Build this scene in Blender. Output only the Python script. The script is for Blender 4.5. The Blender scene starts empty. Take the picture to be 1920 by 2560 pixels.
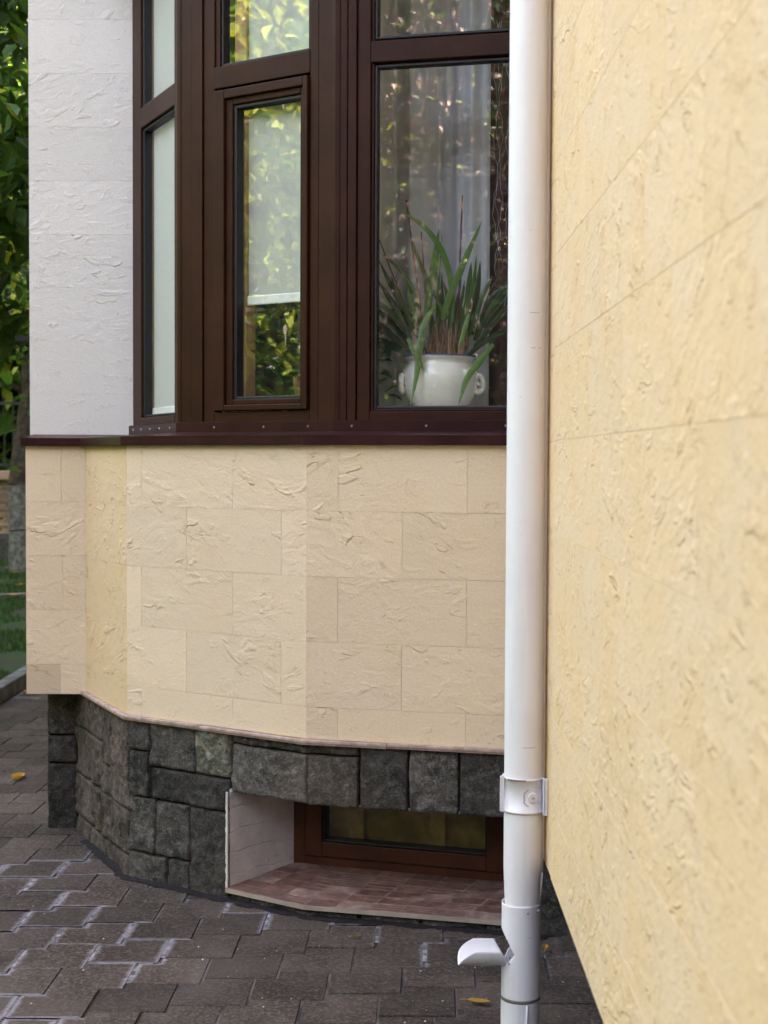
import bpy, math, random
import numpy as np
from mathutils import Vector, Matrix, noise
R = math.radians
rnd = random.Random(7)
sc = bpy.context.scene
C = sc.collection

# ---------------------------------------------------------------- camera
EYE = 1.413
cd = bpy.data.cameras.new('camera'); cam = bpy.data.objects.new('camera', cd); C.objects.link(cam)
cd.sensor_fit = 'VERTICAL'; cd.sensor_height = 36; cd.sensor_width = 27; cd.lens = 50.6
cam.matrix_world = Matrix.Translation((0, 0, EYE)) @ Matrix.Rotation(R(90-2.07), 4, 'X') @ Matrix.Rotation(0.0045, 4, 'Z')
cd.clip_start = 0.05; cd.clip_end = 500
cd.dof.use_dof = True; cd.dof.focus_distance = 4.2; cd.dof.aperture_fstop = 6.0
sc.camera = cam
# ---------------------------------------------------------------- sky, sun, exposure
SUN_AZ, SUN_EL = R(74), R(44)
w = bpy.data.worlds.new('World'); sc.world = w; w.use_nodes = True
nt = w.node_tree
sky = nt.nodes.new('ShaderNodeTexSky'); sky.sky_type = 'NISHITA'; sky.sun_disc = False
sky.sun_elevation = SUN_EL; sky.sun_rotation = SUN_AZ; sky.dust_density = 2.5; sky.air_density = 1.0
bg = nt.nodes['Background']; bg.inputs[1].default_value = 0.15
hs = nt.nodes.new('ShaderNodeHueSaturation'); hs.inputs['Saturation'].default_value = 0.45
nt.links.new(sky.outputs[0], hs.inputs['Color']); wb = nt.nodes.new('ShaderNodeMix'); wb.data_type = 'RGBA'; wb.blend_type = 'MULTIPLY'; wb.inputs[0].default_value = 1; wb.inputs[7].default_value = (1.02, .972, 1.035, 1)
nt.links.new(hs.outputs[0], wb.inputs[6]); nt.links.new(wb.outputs[2], bg.inputs[0])
sl = bpy.data.lights.new('sun', 'SUN'); sl.energy = 5.0; sl.angle = R(0.5); sl.color = (1, .93, .80)
so = bpy.data.objects.new('sun', sl); C.objects.link(so)
sdir = Vector((math.sin(SUN_AZ)*math.cos(SUN_EL), math.cos(SUN_AZ)*math.cos(SUN_EL), math.sin(SUN_EL)))
so.rotation_euler = sdir.to_track_quat('Z', 'Y').to_euler()
vs = sc.view_settings; vs.view_transform = 'Standard'; vs.look = 'None'; vs.gamma = 1; vs.exposure = 4.0
sc.cycles.max_bounces = 10; sc.cycles.diffuse_bounces = 5; sc.cycles.transparent_max_bounces = 16
sc.cycles.sample_clamp_indirect = 6
sc.cycles.use_denoising = True

# ---------------------------------------------------------------- helpers
class MB:
    def __init__(s): s.v = []; s.f = []; s.m = []; s.t = []; s.uv = {}
    def poly(s, pts, m=0, tint=1.0, uvs=None):
        b = len(s.v); s.v += [tuple(p) for p in pts]; s.f.append(tuple(range(b, b+len(pts))))
        s.m.append(m); s.t.append(tint)
        if uvs is not None: s.uv[len(s.f)-1] = uvs
    def box8(s, P, m=0, tint=1.0):   # P: 4 bottom (ccw), 4 top
        b = len(s.v); s.v += [tuple(p) for p in P]
        for q in ((3,2,1,0),(4,5,6,7),(0,1,5,4),(1,2,6,5),(2,3,7,6),(3,0,4,7)):
            s.f.append(tuple(b+i for i in q)); s.m.append(m); s.t.append(tint)
    def box(s, x0, x1, y0, y1, z0, z1, m=0, tint=1.0):
        s.box8([(x0,y0,z0),(x1,y0,z0),(x1,y1,z0),(x0,y1,z0),(x0,y0,z1),(x1,y0,z1),(x1,y1,z1),(x0,y1,z1)], m, tint)
    def fbox(s, F, u0, u1, w0, w1, z0, z1, m=0, tint=1.0):
        P = [F(u0,w1,z0), F(u1,w1,z0), F(u1,w0,z0), F(u0,w0,z0), F(u0,w1,z1), F(u1,w1,z1), F(u1,w0,z1), F(u0,w0,z1)]
        s.box8(P, m, tint)
    def tube(s, pts, r, n=8, m=0, tint=1.0, cap=True):
        pts = [Vector(p) for p in pts]; rr = r if isinstance(r, (list, tuple)) else [r]*len(pts)
        b = len(s.v); ref = Vector((0.31, 0.9, 0.2))
        for i, p in enumerate(pts):
            d = (pts[min(i+1, len(pts)-1)] - pts[max(i-1, 0)]).normalized()
            a = d.cross(ref); a = a.normalized() if a.length > 1e-3 else Vector((1,0,0)); c = d.cross(a)
            for k in range(n):
                t = 2*math.pi*k/n; s.v.append(tuple(p + rr[i]*(a*math.cos(t)+c*math.sin(t))))
        for i in range(len(pts)-1):
            for k in range(n):
                s.f.append((b+i*n+k, b+(i+1)*n+k, b+(i+1)*n+(k+1)%n, b+i*n+(k+1)%n)); s.m.append(m); s.t.append(tint)
        if cap:
            s.f.append(tuple(b+k for k in range(n))); s.m.append(m); s.t.append(tint)
            e = b+(len(pts)-1)*n
            s.f.append(tuple(e+k for k in range(n-1, -1, -1))); s.m.append(m); s.t.append(tint)
    def lathe(s, cx, cy, prof, n=32, m=0, tint=1.0, a0=0, a1=2*math.pi):
        b = len(s.v); full = abs(a1-a0-2*math.pi) < 1e-6; k_ = n if full else n+1
        for r, z in prof:
            for k in range(k_):
                t = a0+(a1-a0)*k/n; s.v.append((cx+r*math.cos(t), cy+r*math.sin(t), z))
        for i in range(len(prof)-1):
            for k in range(n):
                k2 = (k+1) % k_ if full else k+1
                s.f.append((b+i*k_+k, b+i*k_+k2, b+(i+1)*k_+k2, b+(i+1)*k_+k)); s.m.append(m); s.t.append(tint)
    def build(s, name, mats, parent=None, smooth=False, bevel=0, seg=2, solid=0, angle=None):
        me = bpy.data.meshes.new(name); me.from_pydata(s.v, [], s.f)
        if not isinstance(mats, (list, tuple)): mats = [mats]
        for m in mats: me.materials.append(m)
        me.polygons.foreach_set('material_index', s.m)
        ca = me.attributes.new('tint', 'FLOAT', 'FACE'); ca.data.foreach_set('value', s.t)
        if s.uv:
            ul = me.uv_layers.new(name='UVMap')
            for fi, u in s.uv.items():
                p = me.polygons[fi]
                for j, li in enumerate(p.loop_indices): ul.data[li].uv = u[j]
        if smooth: me.polygons.foreach_set('use_smooth', [True]*len(s.f))
        me.update()
        o = bpy.data.objects.new(name, me); C.objects.link(o); o.parent = parent
        if solid:
            q = o.modifiers.new('solid', 'SOLIDIFY'); q.thickness = solid; q.offset = 0
        if bevel:
            q = o.modifiers.new('bevel', 'BEVEL'); q.width = bevel; q.segments = seg; q.limit_method = 'ANGLE'; q.angle_limit = R(40)
            if not smooth: q.harden_normals = False
        return o

def tag(o, label=None, cat=None, group=None, kind=None):
    if label: o['label'] = label
    if cat: o['category'] = cat
    if group: o['group'] = group
    if kind: o['kind'] = kind
    return o
def empty(name, loc=(0,0,0)):
    o = bpy.data.objects.new(name, None); C.objects.link(o); o.location = loc; o.empty_display_size = .1
    return o
def rebase(root, loc):      # put the Empty at the thing's base, leave its parts where they are
    root.location = loc
    for ch in root.children:
        ch.matrix_parent_inverse = Matrix.Translation(loc).inverted()

# ---------------------------------------------------------------- materials
class N:
    def __init__(s, name):
        s.m = bpy.data.materials.new(name); s.m.use_nodes = True; s.t = s.m.node_tree
        s.p = s.t.nodes['Principled BSDF']; s.o = s.t.nodes['Material Output']
    def n(s, typ, **k):
        q = s.t.nodes.new('ShaderNode'+typ)
        for a, b in k.items():
            if a in ('operation','data_type','blend_type','attribute_name','distribution','noise_dimensions','feature','vector_type','noise_type','clamp_factor'): setattr(q, a, b)
            else:
                key = int(a[1:]) if a[0] == '_' else a.replace('_', ' ')
                s.put(q.inputs[key], b)
        return q
    def put(s, inp, b):
        if isinstance(b, bpy.types.NodeSocket): s.t.links.new(b, inp)
        elif isinstance(b, bpy.types.Node): s.t.links.new(b.outputs[0], inp)
        elif isinstance(b, (tuple, list)) and len(b) == 3 and inp.type == 'RGBA': inp.default_value = (*b, 1)
        else: inp.default_value = b
    def math(s, op, a, b=0.0, c=None):
        q = s.t.nodes.new('ShaderNodeMath'); q.operation = op; s.put(q.inputs[0], a); s.put(q.inputs[1], b)
        if c is not None: s.put(q.inputs[2], c)
        return q.outputs[0]
    def noise(s, vec, scale, detail=3, rough=.5, dist=0.0):
        return s.n('TexNoise', Vector=vec, Scale=scale, Detail=detail, Roughness=rough, Distortion=dist).outputs[0]
    def ramp(s, f, lo, hi, a=0.0, b=1.0):
        q = s.t.nodes.new('ShaderNodeMapRange'); q.interpolation_type = 'SMOOTHSTEP'
        s.put(q.inputs[0], f); q.inputs[1].default_value = lo; q.inputs[2].default_value = hi
        q.inputs[3].default_value = a; q.inputs[4].default_value = b
        return q.outputs[0]
    def mix(s, f, a, b, bt='MIX'):
        q = s.t.nodes.new('ShaderNodeMix'); q.data_type = 'RGBA'; q.blend_type = bt
        s.put(q.inputs[0], f); s.put(q.inputs[6], a); s.put(q.inputs[7], b)
        return q.outputs[2]
    def scale(s, vec, x, y, z, rz=0.0):
        q = s.t.nodes.new('ShaderNodeMapping'); s.put(q.inputs[0], vec); q.inputs[3].default_value = (x, y, z); q.inputs[2].default_value = (0,0,rz)
        return q.outputs[0]
    def bump(s, h, dist, strength=1.0):
        q = s.t.nodes.new('ShaderNodeBump'); s.put(q.inputs['Height'], h); q.inputs['Distance'].default_value = dist; q.inputs['Strength'].default_value = strength
        s.t.links.new(q.outputs[0], s.p.inputs['Normal'])
    def tint(s, col):
        a = s.n('Attribute', attribute_name='tint').outputs['Fac']
        q = s.t.nodes.new('ShaderNodeVectorMath'); q.operation = 'SCALE'; s.put(q.inputs[0], col); s.t.links.new(a, q.inputs[3])
        return q.outputs[0]
    def set(s, **k):
        for a, b in k.items(): s.put(s.p.inputs[a.replace('_', ' ')], b)
        return s.m
def col3(k, c): 
    q = k.t.nodes.new('ShaderNodeRGB'); q.outputs[0].default_value = (*c, 1); return q.outputs[0]

def cladding(name, base, warm, depth=1.0, k=1.0, den=0.0, dk=.45):
    M = N(name); uv = M.n('UVMap').outputs[0]
    w1 = M.noise(M.scale(uv, .8, 2.1, 1), 4.6*k, 4, .55, .7)
    saw = M.math('FRACT', M.math('MULTIPLY', w1, 4.0))
    fall = M.ramp(saw, .90, .995, 0, 1)
    step = M.math('SUBTRACT', saw, fall)                      # slow rise, quick drop: a chipped edge
    mask = M.ramp(M.noise(M.scale(uv, 1, 1.6, 1), 7*k, 3, .6, .5), .55-den, .64-den)
    rough = M.ramp(M.noise(uv, 1.3, 1, .5), .38, .62, .25+den*5, 1.15+den*2)
    A = M.noise(M.scale(uv, 1, 1.8, 1, -.3), 12*k, 5, .6, .6)
    Fi = M.noise(uv, 90*k, 5, .7)
    w2 = M.noise(M.scale(uv, 2.3, .9, 1, .5), 11*k, 4, .6, .8)
    s2 = M.math('FRACT', M.math('MULTIPLY', w2, 3.5)); f2 = M.ramp(s2, .86, .99); s2 = M.math('SUBTRACT', s2, f2)
    m2 = M.ramp(M.noise(uv, 13*k, 3, .6), .55-den, .66-den)
    h = M.math('MULTIPLY', M.math('MULTIPLY', step, mask), M.math('MULTIPLY', rough, .9))
    h = M.math('ADD', h, M.math('MULTIPLY', M.math('MULTIPLY', s2, m2), .32))
    h = M.math('ADD', h, M.math('MULTIPLY', M.math('MULTIPLY', A, rough), 1.4))
    h = M.math('ADD', h, M.math('MULTIPLY', Fi, .26))
    dirt = M.math('MULTIPLY', M.ramp(fall, .15, .75), M.math('MULTIPLY', mask, dk))
    blot = M.noise(uv, 3.2, 4, .6)
    c = M.mix(M.ramp(blot, .35, .7, 0, .5), col3(M, base), col3(M, warm))
    c = M.mix(dirt, c, col3(M, (warm[0]*.62, warm[1]*.52, warm[2]*.36)))
    gr = M.noise(uv, 160, 4, .75)
    c = M.mix(1.0, c, M.mix(M.ramp(gr, .36, .66), col3(M, (.93,.925,.915)), col3(M, (1.045,1.045,1.045))), 'MULTIPLY')
    if den: c = M.mix(M.math('MULTIPLY', M.math('MULTIPLY', M.ramp(f2, .1, .7), m2), dk), c, col3(M, (warm[0]*.7, warm[1]*.55, warm[2]*.35)))
    M.bump(h, .0036*depth)
    return M.set(Base_Color=M.tint(c), Roughness=.86, Specular_IOR_Level=.25)
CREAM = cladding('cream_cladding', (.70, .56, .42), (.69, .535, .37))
CREAMN = cladding('cream_cladding_side', (.74, .555, .355), (.73, .50, .24), .68, 1.5, .05, .5)
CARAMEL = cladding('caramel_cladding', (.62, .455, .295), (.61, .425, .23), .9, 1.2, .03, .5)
WHITE = cladding('white_cladding', (.70, .66, .655), (.69, .645, .625), .95, 1.4, .0, .3)

def simple(name, c, rough=.5, spec=.5, var=.08, sc_=20, bump=0, bs=60, metal=0, coat=0):
    M = N(name); co = M.n('TexCoord').outputs['Object']
    n = M.noise(co, sc_, 4, .6)
    cc = M.mix(M.ramp(n, .35, .7), col3(M, tuple(x*(1-var) for x in c)), col3(M, tuple(x*(1+var) for x in c)))
    if bump: M.bump(M.noise(co, bs, 4, .6), bump)
    return M.set(Base_Color=M.tint(cc), Roughness=rough, Specular_IOR_Level=spec, Metallic=metal, Coat_Weight=coat)

def stone_mat(nm='basalt_stone'):
    M = N(nm); co = M.n('TexCoord').outputs['Object']
    n1 = M.noise(co, 7, 5, .6, .4); n2 = M.noise(co, 42, 6, .72, .3); n3 = M.noise(co, 2.3, 3, .5)
    c = M.mix(M.ramp(n1, .3, .7), col3(M, (.026, .023, .023)), col3(M, (.090, .079, .072)))
    nb_ = M.noise(co, 4.5, 5, .65, .8); c = M.mix(M.ramp(nb_, .56, .66, 0, .75), c, col3(M, (.014,.013,.016)))
    c = M.mix(M.ramp(n3, .45, .7, 0, .5), c, col3(M, (.10, .072, .052)))
    c = M.mix(M.ramp(n2, .44, .74, 0, .75), c, col3(M, (.20, .185, .17)))
    h = M.math('ADD', M.math('MULTIPLY', n2, .8), M.math('MULTIPLY', M.noise(co, 150, 4, .75), .6))
    n4 = M.noise(co, 170, 3, .7); c = M.mix(M.ramp(n4, .55, .7, 0, .55), c, col3(M, (.26,.235,.22))); c = M.mix(M.ramp(n4, .45, .3, 0, .6), c, col3(M, (.012,.011,.012)))
    M.bump(h, .014)
    if nm != 'basalt_stone': c = M.mix(.5, c, M.mix(1.0, c, col3(M, (1.35, .98, .76)), 'MULTIPLY'))
    return M.set(Base_Color=M.tint(c), Roughness=.8, Specular_IOR_Level=.35)
STONE = stone_mat(); STONEB = stone_mat('brown_basalt_stone')
def mossy():
    M = N('lichen_stone'); co = M.n('TexCoord').outputs['Object']
    n1 = M.noise(co, 16, 6, .65, .5); n2 = M.noise(co, 60, 5, .7); n3 = M.noise(co, 9, 4, .6)
    c = M.mix(M.ramp(n2, .4, .65), col3(M, (.055, .055, .042)), col3(M, (.16, .155, .115)))
    c = M.mix(M.ramp(n1, .50, .62, 0, .7), c, col3(M, (.33, .29, .235)))
    c = M.mix(M.ramp(n3, .60, .66, 0, .7), c, col3(M, (.26, .33, .36)))
    M.bump(n2, .010); return M.set(Base_Color=c, Roughness=.85)
LICHEN = mossy()
MORTAR = simple('dark_mortar', (.022, .016, .014), .95, .1, .3, 40, .004)
def paver_mat():
    M = N('concrete_pavers'); co = M.n('TexCoord').outputs['Object']
    n1 = M.noise(co, 3.1, 4, .6, .3); n2 = M.noise(co, 95, 5, .75); n3 = M.noise(co, 260, 2, .6)
    c = M.mix(M.ramp(n1, .35, .68), col3(M, (.036, .025, .020)), col3(M, (.072, .054, .045)))
    c = M.mix(M.ramp(n2, .44, .70, 0, .8), c, col3(M, (.15, .122, .106)))
    c = M.mix(M.ramp(n3, .60, .72, 0, .5), c, col3(M, (.02, .016, .016)))
    g = M.noise(M.scale(co, 1.0, .6, 1), 1.7, 4, .65, .5)
    c = M.mix(M.ramp(g, .52, .75, 0, .6), c, col3(M, (.15, .122, .112)))
    ed = M.n('Attribute', attribute_name='edge').outputs['Fac']
    ed = M.math('ADD', ed, M.math('MULTIPLY', M.math('SUBTRACT', M.noise(co, 38, 6, .72), .5), 1.3))
    c = M.mix(M.ramp(ed, .36, 1.0, 0, .9), c, col3(M, (.235, .215, .24)))
    M.bump(M.math('ADD', n2, M.math('MULTIPLY', n3, .5)), .004)
    return M.set(Base_Color=M.tint(c), Roughness=.9, Specular_IOR_Level=.25)
PAVER = paver_mat()
def joint_mat():
    M = N('joint_sand'); co = M.n('TexCoord').outputs['Object']
    g = M.noise(co, 3.5, 4, .6); f = M.noise(co, 120, 3, .6)
    c = M.mix(M.ramp(g, .42, .6), col3(M, (.028, .021, .018)), col3(M, (.13, .11, .10)))
    c = M.mix(M.ramp(f, .4, .7, 0, .5), c, col3(M, (.03, .024, .022)))
    M.bump(f, .004); return M.set(Base_Color=c, Roughness=.95)
JOINT = joint_mat()
CEMENT = simple('cement_smear', (.235, .215, .235), .9, .2, .6, 30, .004, 90)
BROWN = simple('brown_frame', (.033, .0110, .0062), .45, .12, .18, 6, .0006, 300)
BROWN2 = simple('mahogany_frame', (.060, .016, .008), .45, .25, .2, 8, .0008, 200)
SILL = simple('brown_sheet_metal', (.030, .0085, .0095), .36, .16, .22, 9, .0007, 30)
GASKET = simple('black_gasket', (.008, .008, .011), .5, .4, .1)
STEEL = simple('screw_steel', (.45, .45, .46), .35, .6, .1, 20, 0, 60, .8)
def pipem(name, base, dirt):
    M = N(name); co = M.n('TexCoord').outputs['Object']
    st = M.noise(M.scale(co, 1, 1, .06), 38, 4, .6); sp_ = M.noise(co, 70, 4, .7); bl = M.noise(co, 5, 4, .6)
    c = M.mix(M.ramp(st, .5, .75, 0, .22*dirt), col3(M, base), col3(M, (.42,.38,.33)))
    c = M.mix(M.ramp(bl, .45, .75, 0, .16*dirt), c, col3(M, (.50,.46,.42)))
    c = M.mix(M.ramp(sp_, .68, .72, 0, .45*dirt), c, col3(M, (.22,.19,.17)))
    M.put(M.p.inputs['Roughness'], M.ramp(bl, .3, .7, .28, .46)); M.bump(M.math('ADD', bl, M.math('MULTIPLY', sp_, .02)), .0022)
    return M.set(Base_Color=c)
PIPE = pipem('white_painted_pipe', (.80, .77, .79), .7)
PIPE2 = pipem('white_painted_metal', (.77, .745, .79), .9)
PIPEIN = simple('pipe_inside', (.10, .10, .11), .6, .4)
RUST = simple('chipped_rust', (.10, .055, .04), .8, .3, .3)
def plaster():
    M = N('reveal_plaster'); co = M.n('TexCoord').outputs['Object']; sp = M.t.nodes.new('ShaderNodeSeparateXYZ'); M.put(sp.inputs[0], co)
    nz = M.noise(co, 9, 4, .6); w_ = M.math('ADD', M.math('MULTIPLY', sp.outputs[2], 14.0), M.math('MULTIPLY', nz, .7))
    ln = M.ramp(M.math('ABSOLUTE', M.math('SUBTRACT', M.math('FRACT', w_), .5)), .0, .07, 1, 0)
    c = M.mix(M.ramp(nz, .35, .65), col3(M, (.50,.445,.44)), col3(M, (.60,.545,.535)))
    c = M.mix(M.ramp(M.noise(co, 34, 4, .7), .60, .70, 0, .5), c, col3(M, (.25,.20,.18)))
    M.bump(M.math('SUBTRACT', M.noise(co, 28, 5, .65), M.math('MULTIPLY', ln, .16)), .008)
    return M.set(Base_Color=c, Roughness=.92)
PLASTER = plaster()
TERRA = simple('terracotta_tile', (.155, .082, .066), .6, .4, .25, 30, .002, 60)
TILEEDGE = simple('tile_edge', (.33, .27, .225), .7, .3, .15, 12, .001)
ROOM = simple('room_plaster', (.82, .79, .73), .9, .2, .05)
WOODI = simple('interior_wood', (.30, .17, .085), .5, .4, .2, 9)
BOARD = simple('interior_sill_board', (.60, .57, .54), .35, .4, .1, 12)
BLIND = simple('blind_fabric', (.47, .485, .445), .9, .1, .02, 120, .0006, 400)
RAIL = simple('blind_rail', (.75, .78, .74), .4, .5, .03)
HILLW = simple('upper_plaster', (.62, .50, .36), .9, .2, .06, 4, .003, 30)
ROOFM = simple('roof_tile', (.16, .06, .04), .8, .3, .2, 8)
BLACKM = simple('black_iron', (.012, .012, .014), .45, .5, .1)
BARK = simple('bark', (.075, .055, .045), .95, .2, .4, 14, .02, 18)
BARKW = simple('limewashed_bark', (.16, .145, .14), .95, .2, .45, 16, .02, 20)
WALLST = simple('garden_wall_stone', (.36, .25, .18), .9, .2, .2, 5, .015, 30)
COPING = simple('coping_stone', (.42, .27, .20), .85, .2, .12, 8, .003)
KERB = simple('kerb_concrete', (.17, .16, .165), .92, .2, .25, 10, .004, 60)
HOSE = simple('hose_rubber', (.22, .13, .05), .5, .4, .1)
STAKE = simple('stake_plastic', (.16, .045, .03), .5, .4, .12)
CORD = simple('wire_white', (.30, .30, .30), .5, .4)
SOILM = simple('potting_soil', (.03, .02, .014), .95, .2, .4, 60, .006, 90)

def glass(name, tintc, refl=1.9, dust=.0, dustc=(.6,.62,.62)):
    M = N(name); t = M.t; t.nodes.remove(M.p)
    tr = t.nodes.new('ShaderNodeBsdfTransparent'); tr.inputs[0].default_value = (*tintc, 1)
    gl = t.nodes.new('ShaderNodeBsdfGlossy'); gl.inputs['Roughness'].default_value = 0.0
    co = M.n('TexCoord').outputs['Object']
    nb = t.nodes.new('ShaderNodeBump'); M.put(nb.inputs['Height'], M.noise(co, 2.6, 2, .5)); nb.inputs['Distance'].default_value = .0007
    t.links.new(nb.outputs[0], gl.inputs['Normal'])
    fr = t.nodes.new('ShaderNodeFresnel'); gb = t.nodes.new('ShaderNodeNewGeometry'); M.put(fr.inputs[0], M.math('ADD', M.math('MULTIPLY', gb.outputs['Backfacing'], 1/refl-refl), refl))   # a thin pane reflects the same from both sides
    mx = t.nodes.new('ShaderNodeMixShader'); t.links.new(fr.outputs[0], mx.inputs[0]); t.links.new(tr.outputs[0], mx.inputs[1]); t.links.new(gl.outputs[0], mx.inputs[2])
    out = mx.outputs[0]
    if dust:
        df = t.nodes.new('ShaderNodeBsdfDiffuse'); df.inputs[0].default_value = (*dustc, 1)
        m2 = t.nodes.new('ShaderNodeMixShader'); d = M.ramp(M.noise(co, 9, 6, .7, .4), .3, .8, dust*.3, dust*1.6)
        M.put(m2.inputs[0], d); t.links.new(out, m2.inputs[1]); t.links.new(df.outputs[0], m2.inputs[2]); out = m2.outputs[0]
    t.links.new(out, M.o.inputs[0]); return M.m
GLASS = glass('window_glass', (.99, 1, .99), 2.0, .012)
GLASSB = glass('basement_glass', (.8, .75, .6), 1.6, .10, (.20, .17, .11))

def leafm(name, c, tc, tr=.45, rough=.45):
    M = N(name); t = M.t
    hue = M.n('Attribute', attribute_name='tint').outputs['Fac']
    sc1 = t.nodes.new('ShaderNodeVectorMath'); sc1.operation = 'SCALE'; sc1.inputs[0].default_value = c; t.links.new(hue, sc1.inputs[3])
    sc2 = t.nodes.new('ShaderNodeVectorMath'); sc2.operation = 'SCALE'; sc2.inputs[0].default_value = tc; t.links.new(hue, sc2.inputs[3])
    t.links.new(sc1.outputs[0], M.p.inputs['Base Color']); M.p.inputs['Roughness'].default_value = rough
    tl = t.nodes.new('ShaderNodeBsdfTranslucent'); t.links.new(sc2.outputs[0], tl.inputs[0])
    mx = t.nodes.new('ShaderNodeMixShader'); mx.inputs[0].default_value = tr
    t.links.new(M.p.outputs[0], mx.inputs[1]); t.links.new(tl.outputs[0], mx.inputs[2]); t.links.new(mx.outputs[0], M.o.inputs[0])
    return M.m
LEAF = leafm('green_leaf', (.038, .085, .020), (.13, .25, .025))
LEAFD = leafm('painted_shade_leaf', (.018, .036, .012), (.03, .05, .008))  # dark green with the shade of the background foliage painted in
LEAF_SUN = leafm('sunlit_leaf', (.30, .34, .045), (.60, .62, .05))  # brightened leaf colour, paints sunlit foliage into the trees
LEAF_GLINT = leafm('sun_glint_leaf', (.62, .42, .34), (.6, .38, .3), .4, .3)  # painted sun glints: pale leaves that read as bright specks in the pane
LEAFR = leafm('plum_leaf', (.045, .02, .016), (.12, .045, .03))
STRAP = leafm('strap_leaf', (.08, .175, .032), (.14, .26, .035), .2, .35)
STRAPD = leafm('dark_strap_leaf', (.032, .072, .020), (.05, .10, .018), .2, .35)
DRYL = leafm('dry_sheath', (.24, .14, .08), (.25, .15, .07), .2, .7)
FALL = leafm('fallen_leaf', (.50, .27, .03), (.5, .25, .02), .25, .6)
GRASSM = leafm('grass_blade', (.035, .085, .018), (.06, .15, .02), .3, .6)
def sheer():
    M = N('sheer_curtain'); t = M.t
    M.p.inputs['Base Color'].default_value = (.92, .95, 1.0, 1); M.p.inputs['Roughness'].default_value = .9
    tr = t.nodes.new('ShaderNodeBsdfTransparent'); tl = t.nodes.new('ShaderNodeBsdfTranslucent'); tl.inputs[0].default_value = (.8,.8,.82,1)
    a = t.nodes.new('ShaderNodeMixShader'); a.inputs[0].default_value = .3; t.links.new(M.p.outputs[0], a.inputs[1]); t.links.new(tl.outputs[0], a.inputs[2])
    b = t.nodes.new('ShaderNodeMixShader'); b.inputs[0].default_value = .06; t.links.new(a.outputs[0], b.inputs[1]); t.links.new(tr.outputs[0], b.inputs[2])
    t.links.new(b.outputs[0], M.o.inputs[0]); return M.m
SHEER = sheer()
DRAPE = simple('brown_drape', (.10, .055, .04), .9, .1, .15, 14)

# ---------------------------------------------------------------- plan of the bay (outer ledge line, left to right)
L = [(-2.0,5.262),(-1.108,5.262),(-.872,4.785),(-.244,4.372),(.364,4.2265),(.799,4.1224)]
def inset(poly, t):
    P = [Vector(q) for q in poly]; n = []
    for a, b in zip(P, P[1:]):
        d = (b-a).normalized(); n.append(Vector((-d.y, d.x)))
    out = []
    for i, q in enumerate(P):
        if i == 0: out.append(q+n[0]*t)
        elif i == len(P)-1: out.append(q+n[-1]*t)
        else:
            m = (n[i-1]+n[i]).normalized(); out.append(q+m*(t/m.dot(n[i])))
    return out
def facet(poly, k):
    a, b = Vector(poly[k]), Vector(poly[k+1]); d = (b-a).normalized(); o = Vector((d.y, -d.x))
    def F(u, w, z): p = a+d*u+o*w; return (p.x, p.y, z)
    return F, (b-a).length
CL = inset(L, .018); PL = inset(L, .022); WP = inset(L, .218)
# left ends of facet 0
CL[0] = Vector((-1.315, CL[0].y)); 

house = empty('house', (0, 6, 0))
tag(house, 'cream and white stone-clad house with brown bay window, dark stone plinth and long side wall', 'house')
HB = house
HP = []          # every part of the house, rebased at the end

# ---------------------------------------------------------------- cladding tiles
def tiles(name, F, length, courses, joints, mat, thick=.0045, parent=None, ends=(0,0), tints=None, gap=.0007, jit=.0003, tv=.05):
    b = MB(); r = random.Random(hash(name) % 1000 if False else len(name)*13+int(length*1000))
    for ci, (z0, z1) in enumerate(courses):
        js = [0.0-ends[0]] + [j for j in joints[ci % len(joints)] if 0.02 < j < length-.02] + [length+ends[1]]
        for ti in range(len(js)-1):
            u0, u1 = js[ti], js[ti+1]
            g0 = gap/2 if ti > 0 else 0; g1 = gap/2 if ti < len(js)-2 else 0
            t = (1+r.uniform(-tv, tv)) if tints is None or (ci,ti) not in tints else tints[(ci,ti)]
            dw = [r.uniform(-jit, jit) for _ in range(4)]
            ou, ov = r.uniform(0, 30), r.uniform(0, 30); fl = r.choice((1,-1)); ro = r.uniform(-.6, .6)
            e = .0003
            U0, U1, Z0, Z1 = u0+g0, u1-g1, z0+gap/2, z1-gap/2
            P = [(U0,Z0),(U1,Z0),(U1,Z1),(U0,Z1)]
            def uvf(u, z): return (fl*(u*math.cos(ro)-z*math.sin(ro))+ou, u*math.sin(ro)+z*math.cos(ro)+ov)
            s0 = e if ti > 0 else 0; s1 = e if ti < len(js)-2 else 0
            Q = [(U0+s0,Z0+e),(U1-s1,Z0+e),(U1-s1,Z1-e),(U0+s0,Z1-e)]
            fr = [F(q[0], dw[i], q[1]) for i, q in enumerate(Q)]
            ou_ = [F(q[0], dw[i]-e, q[1]) for i, q in enumerate(P)]
            bk = [F(q[0], -thick, q[1]) for q in P]
            b.poly(fr, 0, t, [uvf(*q) for q in Q])
            for i in range(4):
                j = (i+1) % 4
                b.poly([ou_[i], ou_[j], fr[j], fr[i]], 0, t*.97, [uvf(*P[i]), uvf(*P[j]), uvf(*Q[j]), uvf(*Q[i])])
                b.poly([bk[i], bk[j], ou_[j], ou_[i]], 0, t*.9, [uvf(*P[i]), uvf(*P[j]), uvf(*P[j]), uvf(*P[i])])
    return b.build(name, mat, parent or house)

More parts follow.
